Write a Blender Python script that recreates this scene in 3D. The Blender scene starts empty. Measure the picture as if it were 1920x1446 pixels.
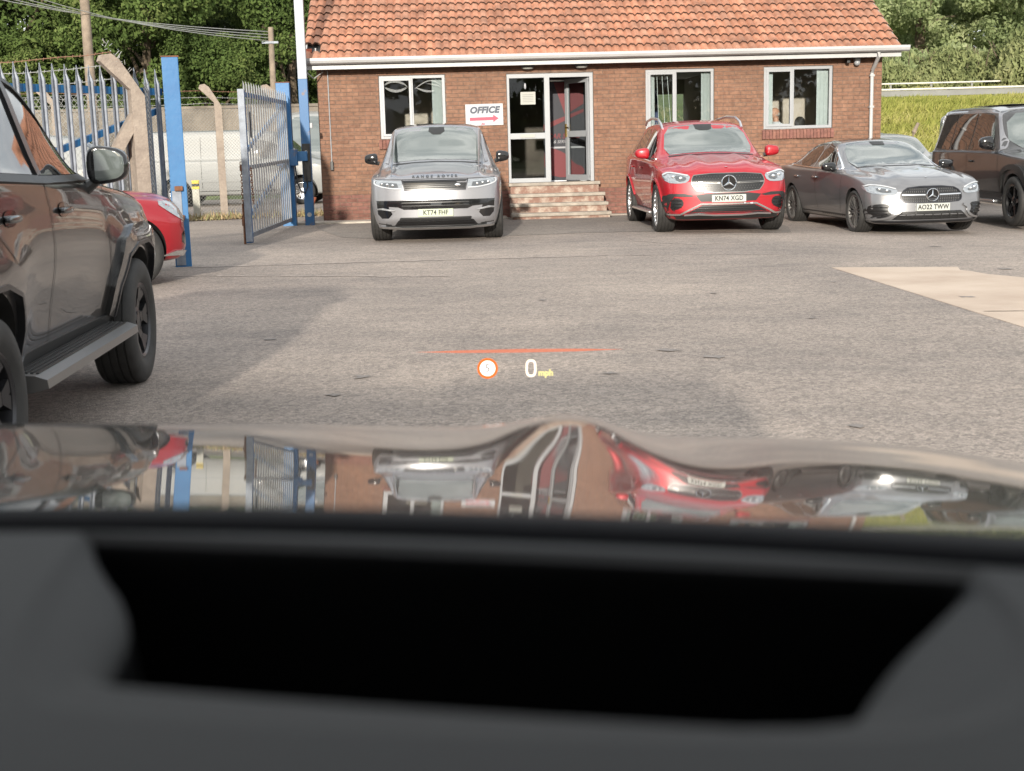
import bpy, bmesh, math, random
import numpy as np
from mathutils import Vector, Matrix
from mathutils.bvhtree import BVHTree
from mathutils.geometry import delaunay_2d_cdt
random.seed(7); rng = np.random.default_rng(7)
R = math.radians; PI = math.pi
S = bpy.context.scene
COL = S.collection
# ---------------------------------------------------------------- camera
CAMZ = 1.43
cd = bpy.data.cameras.new('camera'); cam = bpy.data.objects.new('camera', cd); COL.objects.link(cam)
cd.sensor_width = 36.0; cd.lens = 36.0*2500/1920; cd.clip_start = 0.02; cd.clip_end = 3000
cam.rotation_mode = 'QUATERNION'
cam.location = (0, 0, CAMZ)
cam.rotation_quaternion = (Matrix.Rotation(PI/2-R(10.3), 3, 'X') @ Matrix.Rotation(R(-1.5), 3, 'Z')).to_quaternion()
cd.dof.use_dof = True; cd.dof.focus_distance = 19.0; cd.dof.aperture_fstop = 6.3
S.camera = cam
# ---------------------------------------------------------------- light
SUN_EL, SUN_AZ = 14.2, 5.5          # low sun behind the camera, a little to its left
sd = Vector((math.sin(R(SUN_AZ))*math.cos(R(SUN_EL)), math.cos(R(SUN_AZ))*math.cos(R(SUN_EL)), -math.sin(R(SUN_EL))))
ld = bpy.data.lights.new('sun', 'SUN'); sun = bpy.data.objects.new('sun', ld); COL.objects.link(sun)
ld.energy = 3.9; ld.angle = R(1.2); ld.color = (1.0, 0.92, 0.81)
sun.rotation_mode = 'QUATERNION'; sun.rotation_quaternion = sd.to_track_quat('-Z', 'Y')
W = bpy.data.worlds.new('World'); S.world = W; W.use_nodes = True
nt = W.node_tree; nt.nodes.clear()
wo = nt.nodes.new('ShaderNodeOutputWorld'); bg = nt.nodes.new('ShaderNodeBackground')
sky = nt.nodes.new('ShaderNodeTexSky'); sky.sky_type = 'NISHITA'; sky.sun_disc = False
sky.sun_elevation = R(SUN_EL); sky.sun_rotation = R(180+SUN_AZ); sky.air_density = 1.0; sky.dust_density = 2.5
# broken cloud deck over the clear sky
tc = nt.nodes.new('ShaderNodeTexCoord'); mp = nt.nodes.new('ShaderNodeMapping'); mp.inputs['Scale'].default_value = (1.6, 1.6, 4.2)
nz = nt.nodes.new('ShaderNodeTexNoise'); nz.inputs['Scale'].default_value = 1.9; nz.inputs['Detail'].default_value = 8; nz.inputs['Roughness'].default_value = .58
cr = nt.nodes.new('ShaderNodeValToRGB'); cr.color_ramp.elements[0].position = .30; cr.color_ramp.elements[1].position = .52
n2 = nt.nodes.new('ShaderNodeTexNoise'); n2.inputs['Scale'].default_value = 3.4; n2.inputs['Detail'].default_value = 6
c2 = nt.nodes.new('ShaderNodeValToRGB'); c2.color_ramp.elements[0].position = .32; c2.color_ramp.elements[1].position = .66
c2.color_ramp.elements[0].color = (3.9, 4.15, 4.5, 1); c2.color_ramp.elements[1].color = (10.0, 10.0, 9.8, 1)
mx = nt.nodes.new('ShaderNodeMixRGB')
L = nt.links.new
L(tc.outputs['Generated'], mp.inputs['Vector']); L(mp.outputs['Vector'], nz.inputs['Vector']); L(mp.outputs['Vector'], n2.inputs['Vector'])
L(nz.outputs['Fac'], cr.inputs['Fac']); L(n2.outputs['Fac'], c2.inputs['Fac'])
L(cr.outputs['Color'], mx.inputs['Fac']); L(sky.outputs['Color'], mx.inputs['Color1']); L(c2.outputs['Color'], mx.inputs['Color2'])
L(mx.outputs['Color'], bg.inputs['Color']); bg.inputs['Strength'].default_value = 0.118; L(bg.outputs['Background'], wo.inputs['Surface'])
S.view_settings.view_transform = 'Standard'; S.view_settings.look = 'None'; S.view_settings.exposure = 0.85; S.view_settings.gamma = 1.0
S.cycles.use_denoising = True; S.cycles.max_bounces = 7; S.cycles.transparent_max_bounces = 12; S.cycles.glossy_bounces = 4; S.cycles.diffuse_bounces = 3
S.cycles.sample_clamp_indirect = 6.0; S.cycles.caustics_reflective = False; S.cycles.caustics_refractive = False
# ---------------------------------------------------------------- materials
M = {}
def mat(name, col, rough=.5, metal=0., coat=0., ior=1.5, var=None, bump=None, spec=None, flake=0., col2=None, ramp=(.35, .65), aniso=None):
    """var=(scale, amount): value noise on the colour; col2: second colour mixed in by noise; bump=(scale, strength)"""
    m = bpy.data.materials.new(name); m.use_nodes = True; t = m.node_tree; b = t.nodes['Principled BSDF']
    c = tuple(col)+(1,) if len(col) == 3 else col
    b.inputs['Base Color'].default_value = c; b.inputs['Roughness'].default_value = rough; b.inputs['Metallic'].default_value = metal
    b.inputs['Coat Weight'].default_value = coat; b.inputs['Coat Roughness'].default_value = .02; b.inputs['IOR'].default_value = ior
    if spec is not None: b.inputs['Specular IOR Level'].default_value = spec
    lk = t.links.new
    if var or col2 or bump or flake: g = t.nodes.new('ShaderNodeTexCoord')
    if var or col2:
        n = t.nodes.new('ShaderNodeTexNoise'); n.inputs['Scale'].default_value = var[0]; n.inputs['Detail'].default_value = 6; n.inputs['Roughness'].default_value = .62
        lk(g.outputs['Object'], n.inputs['Vector'])
        r = t.nodes.new('ShaderNodeValToRGB'); r.color_ramp.elements[0].position = ramp[0]; r.color_ramp.elements[1].position = ramp[1]
        a = var[1]
        e2 = tuple(col2)+(1,) if col2 else tuple(min(1, x*(1+a)) for x in c[:3])+(1,)
        r.color_ramp.elements[0].color = c if col2 else tuple(x*(1-a) for x in c[:3])+(1,); r.color_ramp.elements[1].color = e2
        lk(n.outputs['Fac'], r.inputs['Fac']); lk(r.outputs['Color'], b.inputs['Base Color'])
    if bump:
        n3 = t.nodes.new('ShaderNodeTexNoise'); n3.inputs['Scale'].default_value = bump[0]; n3.inputs['Detail'].default_value = 5
        bp = t.nodes.new('ShaderNodeBump'); bp.inputs['Strength'].default_value = bump[1]; bp.inputs['Distance'].default_value = .02
        lk(g.outputs['Object'], n3.inputs['Vector']); lk(n3.outputs['Fac'], bp.inputs['Height']); lk(bp.outputs['Normal'], b.inputs['Normal'])
    M[name] = m; return m
def glass(name, tint=(.93, .95, .94), refl=1.0, dirt=0.0):
    m = bpy.data.materials.new(name); m.use_nodes = True; t = m.node_tree; t.nodes.clear(); lk = t.links.new
    o = t.nodes.new('ShaderNodeOutputMaterial'); tr = t.nodes.new('ShaderNodeBsdfTransparent'); gl = t.nodes.new('ShaderNodeBsdfGlossy')
    tr.inputs['Color'].default_value = tuple(tint)+(1,); gl.inputs['Roughness'].default_value = .01
    fr = t.nodes.new('ShaderNodeLayerWeight'); fr.inputs['Blend'].default_value = .5
    pw = t.nodes.new('ShaderNodeMath'); pw.operation = 'POWER'; pw.inputs[1].default_value = 5.; lk(fr.outputs['Facing'], pw.inputs[0])
    mu = t.nodes.new('ShaderNodeMath'); mu.operation = 'MULTIPLY_ADD'; mu.inputs[1].default_value = .92*refl; mu.inputs[2].default_value = .04*refl
    mi = t.nodes.new('ShaderNodeMixShader'); lk(pw.outputs['Value'], mu.inputs[0]); lk(mu.outputs['Value'], mi.inputs['Fac'])
    lk(tr.outputs['BSDF'], mi.inputs[1]); lk(gl.outputs['BSDF'], mi.inputs[2]); lk(mi.outputs['Shader'], o.inputs['Surface'])
    M[name] = m; return m
def film(name, col, a):
    m = bpy.data.materials.new(name); m.use_nodes = True; t = m.node_tree; t.nodes.clear(); lk = t.links.new
    o = t.nodes.new('ShaderNodeOutputMaterial'); d = t.nodes.new('ShaderNodeBsdfDiffuse'); d.inputs['Color'].default_value = tuple(col)+(1,); tr = t.nodes.new('ShaderNodeBsdfTransparent'); mi = t.nodes.new('ShaderNodeMixShader'); mi.inputs['Fac'].default_value = a
    lk(tr.outputs['BSDF'], mi.inputs[1]); lk(d.outputs['BSDF'], mi.inputs[2]); lk(mi.outputs['Shader'], o.inputs['Surface']); M[name] = m; return m
def emit(name, col, st, alpha=1.0):
    m = bpy.data.materials.new(name); m.use_nodes = True; t = m.node_tree; t.nodes.clear(); lk = t.links.new
    o = t.nodes.new('ShaderNodeOutputMaterial'); e = t.nodes.new('ShaderNodeEmission'); e.inputs['Color'].default_value = tuple(col)+(1,); e.inputs['Strength'].default_value = st
    if alpha < 1:
        tr = t.nodes.new('ShaderNodeBsdfTransparent'); mi = t.nodes.new('ShaderNodeMixShader'); mi.inputs['Fac'].default_value = alpha
        lk(tr.outputs['BSDF'], mi.inputs[1]); lk(e.outputs['Emission'], mi.inputs[2]); lk(mi.outputs['Shader'], o.inputs['Surface'])
    else: lk(e.outputs['Emission'], o.inputs['Surface'])
    M[name] = m; return m
def rand_mat(name, cols, rough=.85, island=False, fine=(14, .25), bump=(60, .3)):
    """pieces that each take their own shade from a list, with fine grain on top"""
    m = bpy.data.materials.new(name); m.use_nodes = True; t = m.node_tree; b = t.nodes['Principled BSDF']; lk = t.links.new
    if island: q = t.nodes.new('ShaderNodeNewGeometry'); src = q.outputs['Random Per Island']
    else: q = t.nodes.new('ShaderNodeObjectInfo'); src = q.outputs['Random']
    r = t.nodes.new('ShaderNodeValToRGB'); e = r.color_ramp.elements
    while len(e) < len(cols): e.new(.5)
    for i, c in enumerate(cols): e[i].position = i/(len(cols)-1); e[i].color = tuple(c)+(1,)
    lk(src, r.inputs['Fac'])
    g = t.nodes.new('ShaderNodeTexCoord'); geo = t.nodes.new('ShaderNodeNewGeometry')
    n = t.nodes.new('ShaderNodeTexNoise'); n.inputs['Scale'].default_value = fine[0]; n.inputs['Detail'].default_value = 6
    lk(geo.outputs['Position'], n.inputs['Vector'])
    mr = t.nodes.new('ShaderNodeMapRange'); mr.inputs['From Min'].default_value = .3; mr.inputs['From Max'].default_value = .7
    mr.inputs['To Min'].default_value = 1-fine[1]; mr.inputs['To Max'].default_value = 1+fine[1]; lk(n.outputs['Fac'], mr.inputs['Value'])
    mm = t.nodes.new('ShaderNodeMixRGB'); mm.blend_type = 'MULTIPLY'; mm.inputs['Fac'].default_value = 1
    nl = t.nodes.new('ShaderNodeTexNoise'); nl.inputs['Scale'].default_value = 1.1; nl.inputs['Detail'].default_value = 5; nl.inputs['Roughness'].default_value = .65; lk(geo.outputs['Position'], nl.inputs['Vector'])
    ml = t.nodes.new('ShaderNodeMapRange'); ml.inputs['From Min'].default_value = .32; ml.inputs['From Max'].default_value = .66; ml.inputs['To Min'].default_value = .80; ml.inputs['To Max'].default_value = 1.14; lk(nl.outputs['Fac'], ml.inputs['Value'])
    mq = t.nodes.new('ShaderNodeMath'); mq.operation = 'MULTIPLY'; lk(mr.outputs['Result'], mq.inputs[0]); lk(ml.outputs['Result'], mq.inputs[1])
    lk(r.outputs['Color'], mm.inputs['Color1']); lk(mq.outputs['Value'], mm.inputs['Color2']); lk(mm.outputs['Color'], b.inputs['Base Color'])
    b.inputs['Roughness'].default_value = rough
    bp = t.nodes.new('ShaderNodeBump'); bp.inputs['Strength'].default_value = bump[1]; bp.inputs['Distance'].default_value = .01
    n3 = t.nodes.new('ShaderNodeTexNoise'); n3.inputs['Scale'].default_value = bump[0]; lk(geo.outputs['Position'], n3.inputs['Vector']); lk(n3.outputs['Fac'], bp.inputs['Height']); lk(bp.outputs['Normal'], b.inputs['Normal'])
    M[name] = m; return m
BRICKS = [tuple(.54*x for x in c) for c in [(.32, .160, .098), (.385, .205, .128), (.35, .175, .108), (.41, .225, .14), (.30, .145, .09), (.37, .19, .115)]]
DBRICKS = [(.15, .065, .048), (.185, .08, .06), (.165, .072, .058), (.195, .09, .066)]
BRICKS = [tuple(.6*x+.4*m for x, m in zip(c, (.192, .102, .067))) for c in BRICKS]
rand_mat('brick', BRICKS); rand_mat('brick_field', BRICKS, island=True)
rand_mat('dark_brick', DBRICKS); rand_mat('dark_brick_field', DBRICKS, island=True)
TILES = [(.40, .172, .108), (.46, .205, .135), (.365, .155, .10), (.44, .215, .15), (.41, .18, .12), (.385, .19, .135)]
TILES = [(.90*c[0], .92*c[1], .84*c[2]) for c in TILES]
rand_mat('tile', TILES, rough=.8, fine=(4, .30)); rand_mat('tile_field', TILES, rough=.8, island=True, fine=(4, .30))
mat('mortar', (.15, .105, .082), .95, var=(9, .3))
mat('tile_edge_shade', (.05, .025, .017), .95, var=(8, .4)); film('window_film', (.55, .57, .57), .30); mat('old_tile', (.42, .12, .07), .85, var=(6, .3))  # dark tile fronts: shade under the lips painted in, with edge dirt
mat('white_upvc', (.285, .295, .31), .35, var=(2, .05)); mat('gutter_white', (.38, .375, .375), .4, var=(1.2, .09))
mat('stone_step', (.30, .265, .225), .9, var=(5, .22), bump=(40, .4)); mat('step_riser', (.22, .13, .10), .9, col2=(.42, .36, .30), var=(6, .3), ramp=(.45, .68), bump=(30, .5))
mat('plaster', (.46, .40, .34), .9); mat('room_ceiling', (.78, .77, .75), .9); mat('room_floor', (.30, .28, .26), .9)
mat('blind', (.42, .46, .45), .8); glass('window_glass', (.91, .93, .93), .65); glass('windscreen_glass', (.95, .96, .96), .5)
mat('blue_paint', (.02, .11, .27), .5, col2=(.028, .14, .315), var=(3, .2), bump=(14, .12)); mat('blue_worn', (.02, .10, .24), .5, col2=(.16, .10, .07), var=(5, .2), ramp=(.57, .70))
mat('white_pole', (.24, .265, .30), .4, var=(2, .12)); mat('galv', (.19, .21, .245), .55, metal=.2, var=(8, .22)); mat('galv_bright', (.42, .425, .425), .45, metal=.2, var=(12, .12))
mat('rust', (.21, .085, .04), .9, col2=(.10, .05, .03), var=(22, .3)); mat('wire', (.42, .42, .40), .5, metal=.6); mat('barb_rust', (.26, .14, .09), .7, metal=.3)
mat('concrete_post', (.225, .185, .155), .92, col2=(.31, .26, .215), var=(9, .25), bump=(30, .5)); mat('wood_pole', (.22, .175, .135), .9, var=(3, .25), bump=(20, .5))
mat('yellow_band', (.72, .53, .05), .5); mat('black_band', (.03, .03, .03), .5); mat('bollard', (.48, .47, .41), .8, var=(4, .15))
mat('sign_white', (.37, .38, .40), .35); mat('sign_navy', (.025, .035, .06), .5); mat('sign_red', (.66, .03, .07), .5)
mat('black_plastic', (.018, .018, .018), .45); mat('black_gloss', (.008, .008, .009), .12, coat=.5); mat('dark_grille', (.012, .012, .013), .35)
mat('rubber', (.022, .021, .020), .72, var=(9, .3)); mat('alloy', (.50, .51, .53), .28, metal=.9); mat('alloy_dark', (.06, .06, .065), .3, metal=.8); mat('alloy_black', (.012, .012, .013), .25, coat=.4)
mat('alloy_grey', (.20, .195, .19), .38, metal=.7); mat('disc', (.22, .21, .20), .4, metal=.8)
mat('chrome', (.80, .81, .82), .10, metal=1.); mat('satin', (.60, .61, .63), .28, metal=.9)
mat('lamp_glass', (.34, .36, .38), .10, metal=.6, coat=1.); mat('lamp_dark', (.06, .065, .07), .10, coat=1., ior=1.7); mat('drl', (.42, .43, .45), .2, coat=.6)
mat('tail_red', (.45, .01, .015), .15, coat=1.); mat('car_glass', (.095, .11, .105), .04, ior=2.2, coat=.6); mat('car_glass_dark', (.012, .013, .013), .03, ior=1.9, coat=.5)
mat('plate_white', (.40, .41, .38), .45); mat('plate_green', (.38, .42, .31), .45); mat('plate_ink', (.012, .012, .012), .6)
def paint(name, col, metal=.6, rough=.30, coat=.8): return mat(name, col, rough, metal, coat)
paint('silver_paint', (.245, .245, .26), .45, .30); paint('red_paint', (.36, .006, .014), .25, .38); paint('grey_paint', (.185, .185, .192), .45, .28)
paint('dark_paint', (.058, .057, .058), .4, .34); paint('bronze_black', (.012, .0112, .0108), .1, .30, 1.); paint('own_paint', (.006, .006, .006), 0., .25, 1.); paint('van_white', (.26, .265, .26), 0, .5, .5); paint('maroon_red', (.30, .008, .016), .2, .3)
paint('charcoal', (.05, .055, .06), .5, .3)
mat('dash_soft', (.0118, .0118, .0118), .75, bump=(260, .10), var=(3, .06)); mat('dash_black', (.002, .002, .0022), .5, spec=.1); mat('trim_black', (.0012, .0014, .0024), .6, spec=.08); mat('headliner', (.35, .34, .32), .9)
mat('tarmac_far', (.16, .145, .13), .9, var=(.6, .2)); mat('earth', (.22, .17, .12), .95, var=(3, .3)); mat('skin', (.46, .25, .17), .55); mat('shirt', (.66, .68, .72), .8); mat('dark_hair', (.02, .018, .016), .7); mat('grey_hair', (.32, .28, .25), .8)
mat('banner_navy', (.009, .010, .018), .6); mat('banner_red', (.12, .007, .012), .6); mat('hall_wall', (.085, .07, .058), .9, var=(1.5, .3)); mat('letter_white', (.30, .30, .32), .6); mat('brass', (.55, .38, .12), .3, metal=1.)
mat('paper', (.36, .36, .33), .8); mat('navy_file', (.03, .05, .13), .6); mat('orange_board', (.62, .17, .07), .6, var=(6, .2)); mat('rail_white', (.50, .48, .43), .7, var=(2, .12)); mat('rail_grey', (.20, .20, .19), .8, var=(1, .12))
mat('hedge_wall', (.17, .145, .12), .95, var=(1.4, .35)); mat('render_wall', (.55, .50, .44), .9); mat('slate', (.13, .13, .145), .8, var=(2, .2))
# ---------------------------------------------------------------- mesh helpers
class MB:
    def __init__(s): s.v = []; s.f = []; s.m = []
    def add(s, vs, fs, mi=0):
        o = len(s.v); s.v += [tuple(p) for p in vs]; s.f += [tuple(i+o for i in f) for f in fs]; s.m += [mi]*len(fs); return s
    def box(s, x0, x1, y0, y1, z0, z1, mi=0):
        return s.add([(x0, y0, z0), (x1, y0, z0), (x1, y1, z0), (x0, y1, z0), (x0, y0, z1), (x1, y0, z1), (x1, y1, z1), (x0, y1, z1)],
                     [(0, 3, 2, 1), (4, 5, 6, 7), (0, 1, 5, 4), (1, 2, 6, 5), (2, 3, 7, 6), (3, 0, 4, 7)], mi)
    def cbox(s, x0, x1, y0, y1, z0, z1, b=.01, mi=0):
        """box with chamfered edges"""
        bm = bmesh.new(); bmesh.ops.create_cube(bm, size=1)
        for v in bm.verts: v.co = Vector(((x0+x1)/2+v.co.x*(x1-x0), (y0+y1)/2+v.co.y*(y1-y0), (z0+z1)/2+v.co.z*(z1-z0)))
        b = min(b, .45*min(x1-x0, y1-y0, z1-z0)); bmesh.ops.bevel(bm, geom=bm.edges[:], offset=b, segments=2, affect='EDGES', profile=.6)
        bm.verts.index_update(); s.add([v.co[:] for v in bm.verts], [[v.index for v in f.verts] for f in bm.faces], mi); bm.free(); return s
    def tube(s, pts, r, n=8, mi=0, cap=True, closed=False):
        pts = [Vector(p) for p in pts]; rs = r if isinstance(r, (list, tuple)) else [r]*len(pts); o = []; up = Vector((0, 0, 1)); N = len(pts)
        for i, p in enumerate(pts):
            d = (pts[(i+1) % N]-pts[i-1]) if closed else (pts[min(i+1, N-1)]-pts[max(i-1, 0)])
            if d.length < 1e-9: d = Vector((0, 0, 1))
            d.normalize(); u = up if abs(d.dot(up)) < .94 else Vector((1, 0, 0)); a = d.cross(u).normalized(); b = d.cross(a)
            o += [p+(a*math.cos(2*PI*k/n)+b*math.sin(2*PI*k/n))*rs[i] for k in range(n)]
        f = []; rg = range(N) if closed else range(N-1)
        for i in rg:
            j = (i+1) % N
            f += [(i*n+k, i*n+(k+1) % n, j*n+(k+1) % n, j*n+k) for k in range(n)]
        if cap and not closed: f += [tuple(range(n))[::-1], tuple((N-1)*n+k for k in range(n))]
        return s.add(o, f, mi)
    def lathe(s, prof, n=32, axis='x', c=(0, 0, 0), mi=0, closed=False):
        """prof: (axial, radius) pairs"""
        o = []
        for a, r in prof:
            for k in range(n):
                t = 2*PI*k/n; q = (a, r*math.cos(t), r*math.sin(t))
                q = q if axis == 'x' else ((q[1], q[0], q[2]) if axis == 'y' else (q[1], q[2], q[0]))
                o.append((q[0]+c[0], q[1]+c[1], q[2]+c[2]))
        P = len(prof); f = []
        for i in range(P if closed else P-1):
            j = (i+1) % P; f += [(i*n+k, i*n+(k+1) % n, j*n+(k+1) % n, j*n+k) for k in range(n)]
        return s.add(o, f, mi)
    def prism(s, poly, a0, a1, axis='y', mi=0):
        n = len(poly)
        def P(p, a): return (p[0], a, p[1]) if axis == 'y' else ((a, p[0], p[1]) if axis == 'x' else (p[0], p[1], a))
        return s.add([P(p, a0) for p in poly]+[P(p, a1) for p in poly], [tuple(range(n)), tuple(range(2*n-1, n-1, -1))]+[(i, i+n, (i+1) % n+n, (i+1) % n) for i in range(n)], mi)
    def beam(s, p, q, w, h, mi=0, up=(0, 0, 1)):
        p = Vector(p); q = Vector(q); d = (q-p).normalized(); u = Vector(up)
        if abs(d.dot(u)) > .95: u = Vector((1, 0, 0))
        a = d.cross(u).normalized()*(w/2); b = a.cross(d).normalized()*(h/2)
        return s.add([p-a-b, p+a-b, p+a+b, p-a+b, q-a-b, q+a-b, q+a+b, q-a+b], [(0, 1, 2, 3), (7, 6, 5, 4), (0, 4, 5, 1), (1, 5, 6, 2), (2, 6, 7, 3), (3, 7, 4, 0)], mi)
    def build(s, name, mats, parent=None, smooth=False, angle=35, loc=None):
        me = bpy.data.meshes.new(name); me.from_pydata(s.v, [], s.f)
        ms = mats if isinstance(mats, (list, tuple)) else [mats]
        for x in ms: me.materials.append(M[x])
        if len(ms) > 1: me.polygons.foreach_set('material_index', s.m)
        bm = bmesh.new(); bm.from_mesh(me); bmesh.ops.recalc_face_normals(bm, faces=bm.faces); bm.to_mesh(me); bm.free()
        if smooth: me.polygons.foreach_set('use_smooth', [True]*len(me.polygons)); me.set_sharp_from_angle(angle=R(angle))
        return link(name, me, parent, loc)
def link(name, me, parent=None, loc=None, rotz=0.):
    o = bpy.data.objects.new(name, me); COL.objects.link(o)
    if parent: o.parent = parent
    if loc: o.location = loc
    if rotz: o.rotation_euler = (0, 0, rotz)
    return o
def tag(o, label=None, cat=None, group=None, kind=None):
    for k, v in (('label', label), ('category', cat), ('group', group), ('kind', kind)):
        if v: o[k] = v
    return o
def thing(name, label, cat, loc=(0, 0, 0), rotz=0., group=None):
    o = bpy.data.objects.new(name, None); COL.objects.link(o); o.location = loc; o.rotation_euler = (0, 0, rotz); o.empty_display_size = .1
    return tag(o, label, cat, group)
def copy_tree(o, parent=None):
    c = o.copy(); COL.objects.link(c); c.parent = parent
    for ch in list(o.children): copy_tree(ch, c)
    return c
def text_mesh(txt, size=1., extrude=0., shear=0., bold=0., xs=1., sp=1.):
    cu = bpy.data.curves.new('txt', 'FONT'); cu.body = txt; cu.size = size; cu.extrude = extrude; cu.shear = shear; cu.offset = bold; cu.align_x = 'CENTER'; cu.align_y = 'CENTER'; cu.space_character = sp; cu.resolution_u = 4
    o = bpy.data.objects.new('txt', cu); COL.objects.link(o); dg = bpy.context.evaluated_depsgraph_get()
    me = bpy.data.meshes.new_from_object(o.evaluated_get(dg)); bpy.data.objects.remove(o); bpy.data.curves.remove(cu)
    for v in me.vertices: v.co.x *= xs
    return me
def text_obj(name, txt, mt, parent, loc, size, rot=(PI/2, 0, 0), extrude=.002, shear=0., bold=0., xs=1., sp=1.):
    me = text_mesh(txt, size, extrude, shear, bold, xs, sp); me.materials.clear(); me.materials.append(M[mt])
    o = link(name, me, parent, loc); o.rotation_euler = rot; return o
def chaikin(P, it=2, closed=True):
    P = [np.array(p, float) for p in P]
    for _ in range(it):
        Q = []; n = len(P)
        for i in range(n if closed else n-1):
            a, b = P[i], P[(i+1) % n]; Q += [a*.75+b*.25, a*.25+b*.75]
        P = Q if closed else [P[0]]+Q+[P[-1]]
    return P
# ---------------------------------------------------------------- vehicles: lofted bodies with conforming panels
def pchip(xs, ys, q):
    xs = np.array(xs, float); ys = np.array(ys, float); h = np.diff(xs); d = np.diff(ys)/h; n = len(xs); m = np.zeros(n)
    for i in range(1, n-1):
        if d[i-1]*d[i] > 0: w1 = 2*h[i]+h[i-1]; w2 = h[i]+2*h[i-1]; m[i] = (w1+w2)/(w1/d[i-1]+w2/d[i])
    m[0] = d[0]; m[-1] = d[-1]
    k = np.clip(np.searchsorted(xs, q)-1, 0, n-2); t = (q-xs[k])/h[k]
    return ((1+2*t)*(1-t)**2)*ys[k]+(t*(1-t)**2)*h[k]*m[k]+(t*t*(3-2*t))*ys[k+1]+(t*t*(t-1))*h[k]*m[k+1]
def inpoly(x, y, P):
    c = False; n = len(P); j = n-1
    for i in range(n):
        if (P[i][1] > y) != (P[j][1] > y) and x < (P[j][0]-P[i][0])*(y-P[i][1])/(P[j][1]-P[i][1])+P[i][0]: c = not c
        j = i
    return c
def mir(P): return [(-x, z) for x, z in P][::-1]
def superell(c, r, p=3., nu=18, nv=12, squash=None):
    v = []; f = []
    sg = lambda a, e: math.copysign(abs(a)**e, a)
    for j in range(nv+1):
        t = -PI/2+PI*j/nv
        for i in range(nu):
            u = 2*PI*i/nu; e = 2./p
            q = [sg(math.cos(t), e)*sg(math.cos(u), e), sg(math.cos(t), e)*sg(math.sin(u), e), sg(math.sin(t), e)]
            if squash: q = squash(q)
            v.append((c[0]+r[0]*q[0], c[1]+r[1]*q[1], c[2]+r[2]*q[2]))
    for j in range(nv):
        for i in range(nu): f.append((j*nu+i, j*nu+(i+1) % nu, (j+1)*nu+(i+1) % nu, (j+1)*nu+i))
    return v, f
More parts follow.
